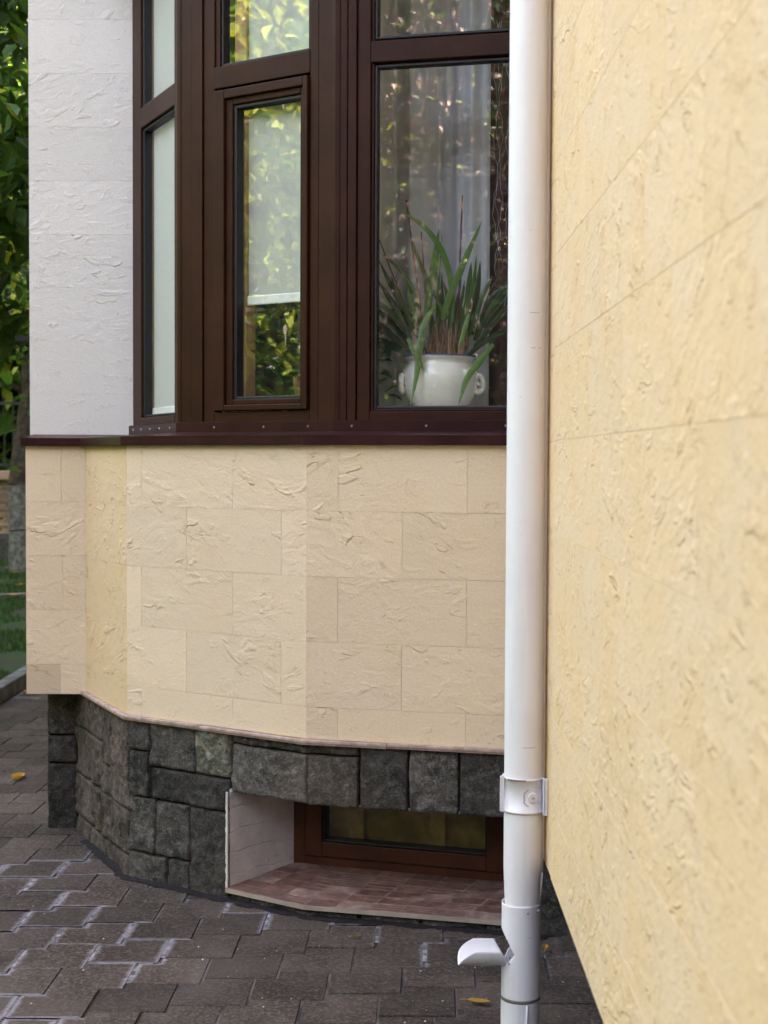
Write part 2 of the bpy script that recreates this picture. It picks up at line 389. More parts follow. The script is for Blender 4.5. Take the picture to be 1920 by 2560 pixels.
zc = [(.557,.656),(.656,.856),(.856,1.056),(1.056,1.256),(1.256,1.458)]
odd2 = [.065,.455]; ev2 = [.262,.647]; odd3 = [.100,.497]; ev3 = [.300,.697]
F0, l0 = facet(CL, 0); F1, l1 = facet(CL, 1); F2, l2 = facet(CL, 2); F3, l3 = facet([CL[3], CL[4]], 0)
l3 = 0.645
zc0 = [(.545,.656)] + zc[1:]
tiles('bay_cladding', F0, l0, zc0, [[.125],[],[.135],[],[.13]], CREAM, tints={(0,0): .80, (0,1): 1.0})
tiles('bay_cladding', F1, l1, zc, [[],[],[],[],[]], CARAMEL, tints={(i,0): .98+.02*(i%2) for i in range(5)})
tiles('bay_cladding', F2, l2, zc, [odd2, ev2, odd2, ev2, odd2], CREAM, tints={(1,0):1.05,(1,1):.97,(2,0):1.06,(2,1):.97,(0,0):.98})
tiles('bay_cladding', F3, l3, zc, [odd3, ev3, odd3, ev3, odd3], CREAM)
# white corner pillar above the sill
def FP(u, w, z): return (-1.34+u, 5.45-w, z)
zs = [(1.47,1.656)] + [(1.656+.2*i, 1.856+.2*i) for i in range(8)]
tiles('corner_pillar_cladding', FP, .392, zs, [[]], WHITE, jit=.0001, gap=.0004)

# long side wall (right)
def FR(u, w, z):      # u runs from far end towards the camera
    y = 3.118-u; return (.368-.0094*u-w*1.0, y, z)
zr = [(.50,.656)] + [(.656+.2*i, .856+.2*i) for i in range(24)]
def js(y0): return [3.118-(y0-.39*k) for k in range(-2, 14)]
jr = [js(2.02), js(2.21), js(2.01), js(1.97), js(1.63), js(1.795), js(2.0), js(1.85), js(2.03), js(1.8)]
tiles('side_wall_cladding', FR, 6.6, zr, jr, CREAMN, thick=.0012, gap=.0005, jit=.00005, tv=.022)
def FS(u, w, z): return (.390-w, 4.20-u, z)
tiles('side_wall_cladding', FS, 4.20-3.125, [(.45,.656)]+zr[1:], [[.3,.69],[.5,.9]], CREAMN, thick=.0035)

# ---------------------------------------------------------------- solid walls behind
b = MB()
def slab(b, poly, k, t0, t1, u0, u1, z0, z1, m=0):
    F, l = facet(poly, k); b.fbox(F, u0, u1 if u1 is not None else l, -t1, -t0, z0, z1, m)
for k, (poly) in ((1, CL), (2, CL)):
    F, l = facet(poly, k); b.fbox(F, .0, l-.0, -.19, -.0035, .56, 1.455)
b.fbox(F3, 0, .66, -.19, -.0035, .56, 1.455)
b.fbox(F0, 0.0, l0, -.19, -.0035, .55, 1.455)
b.build('bay_wall_core', HILLW, house)
b = MB()
b.box(-1.34, -1.10, 5.4525, 8.6, 1.46, 3.35); b.box(-1.10, -.952, 5.4525, 5.62, 1.46, 3.35)
b.box(-1.34, -1.10, 5.462, 8.6, .56, 1.46); b.box(-1.27, -1.10, 5.62, 8.6, 0, .56)
b.build('corner_pillar', WHITE if False else HILLW, house)
b = MB()
b.box8([(.3027,-4,.50),(8,-4,.50),(8,3.116,.50),(.3697,3.116,.50),(.3027,-4,7.2),(8,-4,7.2),(8,3.116,7.2),(.3697,3.116,7.2)]); b.box(.394, 8, 3.1165, 4.195, .45, 7.2); b.box(.80, 8, 4.195, 8.6, 0, 7.2); b.box(.62, 8, -4, 4.16, 0, .495)
b.build('side_wall_core', HILLW, house)
b = MB(); b.box(-1.34, 9, 8.6, 27, 0, 7.2); b.box(-1.34, .80, 5.47, 8.6, 3.36, 7.2)  # unseen mass, stretched backwards so its shadow covers lawn and garden
b.build('rear_shade_wing', HILLW, house)
b = MB()
top = [(p.x, p.y) for p in inset(L, .03)][1:5] + [(.80, 4.20), (.80, 5.46), (-1.13, 5.46)]
b.poly([(x, y, 3.30) for x, y in top][::-1]); b.poly([(x, y, 7.2) for x, y in top])
for i in range(len(top)):
    p, q = top[i], top[(i+1) % len(top)]; b.poly([(p[0],p[1],3.3),(q[0],q[1],3.3),(q[0],q[1],7.2),(p[0],p[1],7.2)])
b.build('upper_bay', HILLW, house)
b = MB(); b.box(-1.9, 9.4, -4.6, 27.5, 7.21, 7.33); b.box(-1.7, 9.2, 3.8, 27.3, 7.33, 7.9)
b.build('roof', ROOFM, house, bevel=.02)
# room behind the bay
b = MB()
RP_ = inset(L, .20)
roomp = [(-1.1,8.59),(.79,8.59),(.79,4.40)]+[(p.x,p.y) for p in RP_[4:0:-1]]+[(-1.1,5.5)]
b.poly([(x,y,1.0) for x,y in roomp])
b.poly([(x,y,3.345) for x,y in roomp])
b.poly([(-1.09,8.58,1.0),(.79,8.58,1.0),(.79,8.58,3.35),(-1.09,8.58,3.35)])
b.poly([(-1.095,5.5,1.0),(-1.095,8.58,1.0),(-1.095,8.58,3.35),(-1.095,5.5,3.35)])
b.poly([(.79,4.4,1.0),(.79,8.58,1.0),(.79,8.58,3.35),(.79,4.4,3.35)])
b.build('room', ROOM, house)
b = MB(); WI = inset(L, .26); WJ = inset(L, .62)
for k in (1,2,3):
    p0, p1, q1, q0 = WI[k], WI[k+1], WJ[k+1], WJ[k]
    b.box8([(p.x,p.y,1.545) for p in (p0,p1,q1,q0)]+[(p.x,p.y,1.575) for p in (p0,p1,q1,q0)])
p0, p1 = WI[4], WI[5]
b.box8([(p0.x,p0.y,1.5452),(.78,4.40,1.5452),(.78,4.8,1.5452),(WJ[4].x,WJ[4].y,1.5452),(p0.x,p0.y,1.5748),(.78,4.40,1.5748),(.78,4.8,1.5748),(WJ[4].x,WJ[4].y,1.5748)])
b.build('indoor_window_board', BOARD, house)

# ---------------------------------------------------------------- drip ledge under the cladding
b = MB(); LE = [Vector(p) for p in inset(L, .0)]; LI = inset(L, .05)
r = random.Random(3)
for k, cuts in ((1, [0,.54]), (2, [0,.085,.33,.76]), (3, [0,.262,.66])):
    F, l = facet(LE, k); cuts = [c for c in cuts if c < l-.03]+[min(l, .66) if k == 3 else l]
    for i in range(len(cuts)-1):
        a0 = cuts[i]+(.001 if i else 0); a1 = cuts[i+1]-.001; dz = r.uniform(-.001,.001)
        if k == 1: a0 = -.06
        b.fbox(F, a0, a1, -.045, r.uniform(-.0008,.0008), .548+dz, .5565+dz)
        b.fbox(F, a0, a1, -.045, -.004, .541+dz, .5478+dz, 0, .8)
b.build('drip_ledge', simple('ledge_tile', (.42,.31,.27), .75, .3, .22, 30, .003, 60), house, bevel=.0012)

# ---------------------------------------------------------------- stone plinth
def stone(b, F, quad, depth=.022, proud=0.0, tint=1.0, m=0, seed=0, cell=.0085, amp=.008):
    # quad: (u,z) bottom-left, bottom-right, top-right, top-left
    (ax,az),(bx,bz),(cx,cz),(dx,dz) = quad
    wd = max(math.hypot(bx-ax,bz-az), math.hypot(cx-dx,cz-dz)); hd = max(dz-az, cz-bz)
    n = max(4, int(wd/cell)); k = max(4, int(hd/cell)); base = len(b.v)
    sp = lambda i, n, L_: 0.0 if i == 0 else 1.0 if i == n else (.0028 + (L_-.0056)*(i-1)/(n-2))/L_
    for j in range(k+1):
        t = sp(j, k, hd)
        for i in range(n+1):
            s = sp(i, n, wd)
            u = (ax*(1-s)+bx*s)*(1-t)+(dx*(1-s)+cx*s)*t; z = (az*(1-s)+bz*s)*(1-t)+(dz*(1-s)+cz*s)*t
            # wavy edges
            eu = min(s, 1-s)*wd; ez = min(t, 1-t)*hd; e = min(eu, ez)
            q = Vector((u*9+seed*3.1, z*9+seed*1.7, seed))
            jt = noise.noise(q*1.6)*.0025
            if eu < .02: z += 0; u += jt*(1 if s < .5 else -1)
            if ez < .02: z += noise.noise(q*1.9+Vector((5,5,5)))*.002
            hgt = noise.fractal(q*1.1, 1.0, 2.1, 5)*amp*.6
            hgt += noise.fractal(q*4.2, 1.0, 2.0, 4)*.0055 - abs(noise.noise(q*.9+Vector((7,1,0))))*.009 + max(0, noise.noise(q*2.3+Vector((2,8,1))))*.006
            rg = noise.hetero_terrain(q*1.7+Vector((0,0,9)), .8, 2.2, 4, .4)*.003
            fall = -depth*.10*(1-min(1, e/.006))**2
            hh = (hgt+rg)*min(1, e/.008+.7)+fall+proud
            if e == 0: hh = -depth
            b.v.append(F(u, hh, z))
    for j in range(k):
        for i in range(n):
            p = base+j*(n+1)+i; b.f.append((p, p+1, p+n+2, p+n+1)); b.m.append(m); b.t.append(tint)
def g(q, s=.0021):    # shrink for the joint
    (a,c) = zip(*q); return [(q[0][0]+s,q[0][1]+s),(q[1][0]-s,q[1][1]+s),(q[2][0]-s,q[2][1]-s),(q[3][0]+s,q[3][1]-s)]
def rect(u0,u1,z0,z1): return [(u0,z0),(u1,z0),(u1,z1),(u0,z1)]
P2, pl2 = facet(PL, 2); P3, pl3 = facet([PL[3],PL[4]], 0); P1, pl1 = facet(PL, 1)
b = MB(); r = random.Random(5)
S2 = [rect(0,.094,.44,.545), rect(0,.094,.285,.44), rect(.094,.294,.392,.545), rect(.094,.436,.284,.392),
      rect(0,.121,.098,.285), rect(.121,.270,.098,.284), rect(.270,.436,-.02,.284), rect(0,.171,-.02,.098), rect(.171,.270,-.02,.098),
      rect(.444,pl2+.004,.508,.545), rect(.444,pl2+.004,.350,.508),
      rect(.436,.52,-.02,.026), rect(.52,pl2+.004,-.02,.026)]
for i, q in enumerate(S2):
    t = [1,.8,1.15,.65,1.2,1.0,.75,1.05,.8,1.1,1.6,1.0,1.0][i]
    stone(b, P2, g(q), tint=t, seed=i+1, amp=.016 if i == 10 else .010)
stone(b, P2, g(rect(.294,.444,.392,.545)), tint=1, seed=31, m=1)
S3 = [rect(0,.167,.508,.545), rect(0,.167,.347,.508), rect(.167,.321,.347,.545), rect(.321,.476,.347,.545), rect(.476,.64,.347,.545),
      rect(0,.17,-.02,.026), rect(.17,.36,-.02,.026), rect(.36,.56,-.02,.026), rect(.56,.75,-.02,.026)]
for i, q in enumerate(S3): stone(b, P3, g(q), tint=[1.1,1.15,.8,1.5,.85,1.0,1.0,1.0,1.0][i], seed=50+i, amp=.013)
# facet 3 continues behind the pipe down to the ground
stone(b, P3, g(rect(.695,.87,-.02,.345)), tint=.7, seed=70); stone(b, P3, g(rect(.64,.83,.345,.545)), tint=.7, seed=71)
S1 = [[(-.16,.405),(.033,.405),(.036,.545),(-.16,.545)], [(.033,.405),(.215,.402),(.222,.545),(.036,.545)], [(.222,.33),(.318,.228),(.326,.545),(.222,.545)],
      [(.215,.228),(.316,.228),(.322,.33),(.217,.402)], [(.322,.228),(pl1-.0,.228),(pl1-.0,.545),(.328,.545)],
      [(-.16,.230),(.035,.230),(.033,.405),(-.16,.405)], [(.035,.230),(.203,.228),(.215,.402),(.033,.405)],
      [(-.16,.07),(-.075,.072),(-.075,.230),(-.16,.230)], [(-.075,.072),(.2,.066),(.2,.228),(-.075,.230)], [(.2,.066),(pl1,.075),(pl1,.228),(.2,.228)],
      [(-.16,-.02),(.05,-.02),(.05,.068),(-.16,.07)], [(.05,-.02),(.265,-.02),(.265,.064),(.05,.068)], [(.265,-.02),(pl1,-.02),(pl1,.075),(.265,.064)]]
for i, q in enumerate(S1):
    if i == 2: q = rect(.222,.322,.33,.545)
    if i == 3: q = rect(.207,.322,.228,.33)
    stone(b, P1, g(q), tint=[.95,1.05,.9,1.0,1.15,.85,1.0,.85,1.05,.95,.95,1.0,.9][i], seed=90+i, amp=.012, m=2)
def P0(u, w, z): return (-1.28+u, 5.44-w, z)
for i, q in enumerate([rect(0,.12,.362,.545), rect(0,.12,.256,.362), rect(0,.12,-.02,.256)]): stone(b, P0, g(q), tint=[.8,.65,.5][i], seed=120+i)
# plinth of the side wall, recessed
def PR(u, w, z): return (.553-w, 4.17-u, z)
for i in range(9):
    for j, (z0, z1) in enumerate(((-.02,.2),(.2,.47))):
        o = .13*j; stone(b, PR, g(rect(.0+i*.3+o*(i>0), .3+i*.3+o, z0, z1)), tint=1.0+.2*((i+j)%3), seed=150+i*2+j, cell=.02)
pm = b.build('stone_plinth', [STONE, LICHEN, STONEB], house, smooth=True)
# mortar backing of the plinth
b = MB(); PB = inset(L, .040)
def facetb(k):
    return facet(PB, k)
FB, lb = facet(PB, 1); b.fbox(FB, -.16, lb, -.16, 0, 0, .5395)
FB, lb = facet(PB, 2); b.fbox(FB, 0, .4345, -.16, 0, 0, .5395); b.fbox(FB, .4345, lb, -.16, 0, .356, .5395); b.fbox(FB, .4345, lb, -.16, 0, 0, .0255)
FB, lb = facet([PB[3],PB[4]], 0); b.fbox(FB, 0, .85, -.16, 0, .356, .5395); b.fbox(FB, 0, .85, -.16, 0, 0, .0255); b.fbox(FB, .695, .85, -.16, 0, .0255, .356)
b.box(-1.276, -1.1, 5.458, 5.6, 0, .5395); b.box(.575, .63, -.2, 4.15, 0, .47)
b.build('plinth_mortar', MORTAR, house)
# dark uneven band where the plinth meets the paving
b = MB(); TL = inset(L, -.012); TI = inset(L, .05); r = random.Random(8)
for k in (1,2,3):
    F, l = facet(TL, k); l = l if k < 3 else .75; n = 160
    for i in range(n):
        u0, u1 = l*i/n, l*(i+1)/n
        a0, a1 = (-.004+.014*noise.fractal(Vector((k*5+uu*16, 0, 3)), .7, 2.2, 5) for uu in (u0, u1))
        b.poly([F(u0, a0, .0062), F(u1, a1, .0062), F(u1, -.06, .015), F(u0, -.06, .015)])
b.build('base_band', simple('dark_band', (.018,.015,.018), .9, .2, .3, 60, .004, 120), house)

# ---------------------------------------------------------------- basement window recess
B0 = Vector((-.297, 4.75)); B1 = Vector((.393, 4.533)); bd = (B1-B0).normalized(); B2 = B0+bd*.95
fr = Vector(P2(.436, -.004, 0)[:2]); fm = PL[3]; fe = Vector(P3(.69, -.004, 0)[:2])
b = MB()
b.poly([(fr.x,fr.y,.026),(B0.x,B0.y,.06),(B0.x,B0.y,.36),(fr.x,fr.y,.36)])
b.poly([(fr.x-.0,fr.y,.354),(B0.x,B0.y,.354),(B2.x,B2.y,.354),(fe.x,fe.y,.354),(fm.x,fm.y+.02,.354)])
b.poly([(fe.x,fe.y,.026),(fe.x,fe.y,.36),(B2.x,B2.y,.36),(B2.x,B2.y,.06)])
# irregular plaster rim on the left jamb
for i in range(22):
    z0, z1 = .035+i*.0144, .035+(i+1)*.0144
    a = .006+.004*noise.noise(Vector((i*.9, 0, 0))); F = P2
    b.poly([F(.4345-a, .006, z0), F(.438, .008, z0), F(.438, .008, z1), F(.4345-a-.002*noise.noise(Vector((i*2.3,1,0))), .006, z1)])
b.build('window_reveal', PLASTER, house, solid=.004)
# tiled floor of the recess: front lip + mosaic
b = MB()
fo = [Vector(P2(.432, .014, 0)[:2]), Vector(inset(L, .006)[3]), Vector(P3(.695, .014, 0)[:2])]
bk = [B0, B0+(B1-B0)*.3, B2]
def zf(t): return .047+.028*t
for i in range(2):
    a0, a1, c1, c0 = fo[i], fo[i+1], bk[i+1], bk[i]
    b.poly([(a0.x,a0.y,.0445),(a1.x,a1.y,.0445),(c1.x,c1.y,.0725),(c0.x,c0.y,.0725)], 2)
    b.poly([(a0.x,a0.y,.030),(a1.x,a1.y,.030),(a1.x,a1.y,.0445),(a0.x,a0.y,.0445)], 1)
    b.poly([(a0.x,a0.y,.030),(a0.x,a0.y+.06,.030),(a1.x,a1.y+.06,.030),(a1.x,a1.y,.030)], 1)
    n = 3 if i == 0 else 7; r = random.Random(11+i)
    for jv in range(6):
        for iu in range(n):
            if r.random() < .08: continue
            def P(s, t):
                p = a0.lerp(a1, s).lerp(c0.lerp(c1, s), t); return (p.x, p.y, .0455+.028*t)
            s0, s1, t0, t1 = iu/n, (iu+1)/n, jv/6+.006, (jv+1)/6
            gs, gt = (.006 if i == 0 else .004), .008
            if r.random() < .35:
                k_ = r.choice((2,3,4))
                for q in range(k_): b.poly([P(s0+gs, t0+gt+(t1-t0-gt)*q/k_), P(s1-gs, t0+gt+(t1-t0-gt)*q/k_), P(s1-gs, t0+(t1-t0-gt)*(q+.8)/k_), P(s0+gs, t0+(t1-t0-gt)*(q+.8)/k_)], 0, r.uniform(.8,1.25))
            elif r.random() < .3:
                b.poly([P(s0+gs,t0+gt),P(s1-gs,t0+gt),P(s0+gs,t1-gt)],0,r.uniform(.7,1.3)); b.poly([P(s1-gs,t0+2*gt),P(s1-gs,t1-gt),P(s0+2*gs,t1-gt)],0,r.uniform(.7,1.3))
            else: b.poly([P(s0+gs,t0+gt),P(s1-gs,t0+gt),P(s1-gs,t1-gt),P(s0+gs,t1-gt)],0,r.uniform(.75,1.2))
b.build('basement_sill_tiles', [TERRA, TILEEDGE, simple('tile_grout', (.25,.165,.14), .8, .3, .3, 20)], house)
def BF(u, w, z): p = B0+bd*u; o = Vector((bd.y,-bd.x)); p = p+o*w; return (p.x,p.y,z)
b = MB()
z0 = .066
b.fbox(BF, -.01,.042,-.05,.0,z0,.37); b.fbox(BF, .81,.86,-.05,.0,z0,.37); b.fbox(BF,.042,.81,-.05,-.001,z0,.100)
basew = b.build('basement_window', BROWN2, house, bevel=.002)
b = MB()
b.fbox(BF,.046,.105,-.045,.012,.104,.37); b.fbox(BF,.663,.735,-.045,.012,.104,.37); b.fbox(BF,.105,.663,-.045,.0115,.104,.152); b.fbox(BF,.735,.81,-.045,.006,.104,.37)
b.fbox(BF,.105,.113,-.045,.002,.152,.37,1); b.fbox(BF,.113,.655,-.045,.002,.152,.160,1); b.fbox(BF,.655,.663,-.045,.002,.152,.37,1)
b.build('sash', [BROWN2, GASKET], basew, bevel=.003)
b = MB(); b.poly([BF(.11,-.01,.156),BF(.66,-.01,.156),BF(.66,-.01,.37),BF(.11,-.01,.37)]); b.build('pane', GLASSB, basew)
b = MB(); b.poly([BF(-.05,-.10,.0),BF(.9,-.10,.0),BF(.9,-.10,.5),BF(-.05,-.10,.5)])
for (x,) in ((.17,),(.45,)): b.box8([BF(x,-.09,.1),BF(x+.05,-.09,.1),BF(x+.05,-.08,.1),BF(x,-.08,.1),BF(x,-.09,.37),BF(x+.05,-.09,.37),BF(x+.05,-.08,.37),BF(x,-.08,.37)],0,1.15)
b.build('basement_screen', simple('dusty_board', (.50,.40,.24), .8, .3, .4, 7), house)

# ---------------------------------------------------------------- sill and flashing
b = MB(); SO = inset(L, -.004); SO0 = Vector((-1.327, SO[0].y)); SI = inset(L, .207)
sm = [0]
def sill_seg(p0, p1, q0, q1, zo=1.487, zi=1.503, dz=0.0, tint=1.0):
    b.poly([(p0.x,p0.y,zo+dz),(p1.x,p1.y,zo+dz),(q1.x,q1.y,zi+dz),(q0.x,q0.y,zi+dz)],0,tint)
    b.poly([(p0.x,p0.y,1.459+dz),(p1.x,p1.y,1.459+dz),(p1.x,p1.y,zo+dz),(p0.x,p0.y,zo+dz)],0,tint)
    i0 = p0+(q0-p0)*.2; i1 = p1+(q1-p1)*.2
    b.poly([(p1.x,p1.y,1.459+dz),(p0.x,p0.y,1.459+dz),(i0.x,i0.y,1.4595+dz),(i1.x,i1.y,1.4595+dz)],0,tint)
sill_seg(SO0, Vector((SO[1].x+.0, SO[1].y)), Vector((-1.327,5.45)), Vector((-.95,5.45)))
b.poly([(SO0.x,SO0.y,1.459),(SO0.x,SO0.y,1.487),(SO0.x,5.6,1.503),(SO0.x,5.6,1.459)])
sill_seg(SO[1], SO[2], Vector((-.953,5.45)), SI[2])
sill_seg(SO[2], SO[3], SI[2], SI[3])
sill_seg(SO[3], SO[4], SI[3], SI[4]); sill_seg(SO[4], Vector(facet([SO[3],SO[4]],0)[0](.66,0,0)[:2]), SI[4], Vector(facet([SI[3],SI[4]],0)[0](.66,0,0)[:2]))
# lapped seams
for k, u in ((2, .715),(3,.0)):
    F, l = facet(SO, k); b.fbox(F, u, u+.02 if k == 2 else u+.012, -.002, .0015, 1.4585, 1.488)
Fs, _ = facet([SO0, SO[1]],0); b.fbox(Fs, .245,.252,-.002,.0012,1.4585,1.4875)
b.build('window_sill', SILL, house, solid=.0015)
b = MB(); screws = []; WF = inset(L, .206)
scr = {1:[.10,.20,.31,.42,.54], 2:[.17,.38,.56], 3:[.06,.30,.55]}
for k in (1,2,3):
    F, l = facet(WF, k); l = l if k < 3 else .68
    u0 = .035 if k == 1 else 0
    b.fbox(F, u0, l, -.012, .0, 1.5005, 1.537)
    b.poly([F(u0,.0005,1.5375), F(l,.0005,1.5375), F(l,-.012,1.5395), F(u0,-.012,1.5395)])
    for u in scr[k]:
        c = Vector(F(u, .001, 1.52)); n_ = (Vector(F(u,.01,0))-Vector(F(u,0,0))).normalized()
        sb = MB(); sb.tube([c, c+n_*.0025], [.0042,.003], 8); screws.append(sb)
flash = b.build('sill_flashing', SILL, house, bevel=.0012)
for sb in screws: sb.build('screw', STEEL, flash)

# ---------------------------------------------------------------- bay windows
def rail_box(b, F, u0,u1,z0,z1,w=0.0,wb=-.06,m=0): b.fbox(F,u0,u1,wb,w,z0,z1,m)
ZB, ZT = 1.534, 3.30
def pane(parent, F, u0,u1,z0,z1,w=-.03,mat=None):
    b = MB(); b.poly([F(u0,w,z0),F(u1,w,z0),F(u1,w,z1),F(u0,w,z1)]); return b.build('pane', mat or GLASS, parent)
def gasket(b, F, u0,u1,z0,z1,w=-.012,t=.009,m=1):
    rail_box(b,F,u0-t,u0,z0-t,z1+t,w,-.045,m); rail_box(b,F,u1,u1+t,z0-t,z1+t,w,-.045,m); rail_box(b,F,u0,u1,z0-t,z0,w,-.045,m); rail_box(b,F,u0,u1,z1,z1+t,w,-.045,m)
# window 1
F, l = facet(WP, 1)
b = MB()
rail_box(b,F,.043,.150,ZB,ZT,-.004); rail_box(b,F,.556,.594,ZB,ZT,0); rail_box(b,F,.150,.556,ZB,1.566,0); rail_box(b,F,.150,.556,2.628,2.700,-.002); rail_box(b,F,.150,.556,3.24,ZT)
gasket(b,F,.163,.550,1.576,2.616); gasket(b,F,.163,.550,2.712,3.23)
win = b.build('bay_window', [BROWN, GASKET], house, bevel=.004); win['label'] = 'narrow bay window pane beside the white pillar'
pane(win,F,.160,.552,1.572,2.62); pane(win,F,.160,.552,2.708,3.235)
# window 2
F, l = facet(WP, 2); F2w = F
b = MB()
rail_box(b,F,.110,.157,ZB,ZT,0); rail_box(b,F,.552,.586,ZB,ZT,0); rail_box(b,F,.157,.552,ZB,1.570,0); rail_box(b,F,.157,.552,2.645,2.717,.002); rail_box(b,F,.157,.552,3.24,ZT)
rail_box(b,F,.157,.176,2.717,3.24,-.006); rail_box(b,F,.541,.552,2.717,3.24,-.006)
gasket(b,F,.185,.537,2.728,3.23)
win = b.build('bay_window', [BROWN, GASKET], house, bevel=.003); win['label'] = 'middle bay window with an opening casement and a half-lowered blind'
pane(win,F,.182,.545,2.724,3.235)
b = MB()
rail_box(b,F,.163,.206,1.575,2.636,.012); rail_box(b,F,.530,.549,1.575,2.636,.012); rail_box(b,F,.206,.530,1.575,1.594,.012); rail_box(b,F,.206,.530,2.606,2.636,.012)
rail_box(b,F,.206,.234,1.594,2.606,.0); rail_box(b,F,.513,.530,1.594,2.606,.0); rail_box(b,F,.234,.513,1.594,1.612,.0); rail_box(b,F,.234,.513,2.585,2.606,.0)
gasket(b,F,.246,.510,1.622,2.572,-.008,.013)
s = b.build('casement_sash', [BROWN, GASKET], win, bevel=.003)
pane(win,F,.240,.515,1.618,2.576,-.028)
# window 3
F, l = facet([WP[3],WP[4]], 0); F3w = F
b = MB()
rail_box(b,F,.070,.112,ZB,ZT,0); rail_box(b,F,.64,.72,ZB,ZT,0); rail_box(b,F,.112,.64,ZB,1.566,0); rail_box(b,F,.112,.64,2.655,2.722,0); rail_box(b,F,.112,.64,3.24,ZT)
rail_box(b,F,.112,.122,1.566,2.655,-.008); rail_box(b,F,.122,.64,1.566,1.574,-.008); rail_box(b,F,.112,.122,2.722,3.24,-.008)
gasket(b,F,.132,.64,1.583,2.640,-.012,.010); gasket(b,F,.132,.64,2.738,3.23,-.012,.010)
win = b.build('bay_window', [BROWN, GASKET], house, bevel=.003); win['label'] = 'wide bay window showing the potted orchid and the sheer curtain'
pane(win,F,.128,.645,1.58,2.643); pane(win,F,.128,.645,2.734,3.235)
# corner posts
def post(k, ua, ub, wo):
    Fa, la = facet(WP, k); Fb, lb_ = facet(WP, k+1)
    b = MB()
    b.fbox(Fa, ua, la-.012, -.06, wo-.003, ZB, ZT)
    b.fbox(Fb, .012, ub*.55, -.06, wo-.002, ZB, ZT); b.fbox(Fb, ub*.55+.002, ub-.001, -.06, wo, ZB, ZT)
    e0 = Vector(Fa(la-.013, wo, 0)); e1 = Vector(Fb(.013, wo, 0)); c = Vector((*WP[k+1], 0)); o = ((e0+e1)/2-c)
    c = c-o*.4
    mid = (e0+e1)/2 + ((e0+e1)/2-c).normalized()*.004
    ring = [e0, mid, e1, c]
    n = len(ring)
    for i in range(n):
        p, q = ring[i], ring[(i+1)%n]; b.poly([(p.x,p.y,ZB),(q.x,q.y,ZB),(q.x,q.y,ZT),(p.x,p.y,ZT)])
    return b.build('corner_post', BROWN, house, bevel=.0035, seg=3)
post(1, .5955, .109, .006); 
Fa, la = facet(WP, 2)
post(2, .588, .069, .006)
# interior wooden mullion edges
b = MB()
b.fbox(F2w, .205, .252, -.10, -.05, 1.58, 3.2); b.fbox(F2w, .512, .55, -.10, -.05, 1.58, 3.2)
F1w, _ = facet(WP, 1); b.fbox(F1w, -.02, .160, -.075, -.04, 1.56, 3.25, 0, 1.6)
b.build('inner_mullions', WOODI, house)

# ---------------------------------------------------------------- blinds, curtains
def blind(label, F, u0, u1, zb, w):
    t = empty('roller_blind', F((u0+u1)/2, w, zb)); tag(t, label, 'blind')
    b = MB(); n = 24
    for i in range(n):
        a, c = u0+(u1-u0)*i/n, u0+(u1-u0)*(i+1)/n
        wa, wc = w+.002*math.sin(i*.7), w+.002*math.sin((i+1)*.7)
        b.poly([F(a,wa,zb),F(c,wc,zb),F(c,wc,3.27),F(a,wa,3.27)])
    b.build('fabric', BLIND, t, smooth=True)
    b = MB(); b.fbox(F, u0, u1, w-.006, w+.008, zb-.030, zb+.002); b.build('bottom_rail', RAIL, t, bevel=.004)
    rebase(t, t.location.copy()); return t
blind('pale blind lowered halfway down behind the middle casement', F2w, .250, .54, 1.958, -.065)
blind('cream blind lowered fully behind the narrow window by the white pillar', F1w, .165, .59, 1.60, -.05)
def pv(x, y, Y): return Vector(((930+.2667*x-960)/3600*Y*1.0, Y, EYE - Y*math.tan(math.atan((450+.2667*y-1280)/3600)+R(2.07))))
b = MB(); n = 150
def curt(u): return -.44+.042*math.sin(u*40+1.8*math.sin(u*9))+.007*math.sin(u*120+2)
for i in range(n):
    u0, u1 = -.25+.67*i/n, -.25+.67*(i+1)/n
    b.poly([F3w(u0,curt(u0),1.2),F3w(u1,curt(u1),1.2),F3w(u1,curt(u1),3.3),F3w(u0,curt(u0),3.3)])
tag(b.build('sheer_curtain', SHEER, None, smooth=True), 'grey sheer curtain hanging in folds behind the potted orchid', 'curtain')
b = MB()
for i in range(60):
    u0, u1 = .40+.6*i/60, .40+.6*(i+1)/60; cv = lambda u: -.50+.02*math.sin(u*60)
    b.poly([F3w(u0,cv(u0),1.2),F3w(u1,cv(u1),1.2),F3w(u1,cv(u1),3.3),F3w(u0,cv(u0),3.3)])
tag(b.build('brown_drape', DRAPE, None, smooth=True), 'dark brown drape at the edge of the sheer curtain beside the downpipe', 'curtain')
b = MB()
for i, (xa, ye) in enumerate(((1135,760),(1160,900),(1180,760),(1275,540),(1255,1180))):
    pts = [pv(xa+22*math.sin(j*.55+i*2)+8*math.sin(j*1.9+i), -1500+(ye+1500)*j/40, 4.72) for j in range(41)]
    b.tube(pts, .0007, 5)
tag(b.build('wire_garland', CORD, None), 'thin white tangled garland wires hanging in front of the brown drape', 'garland')

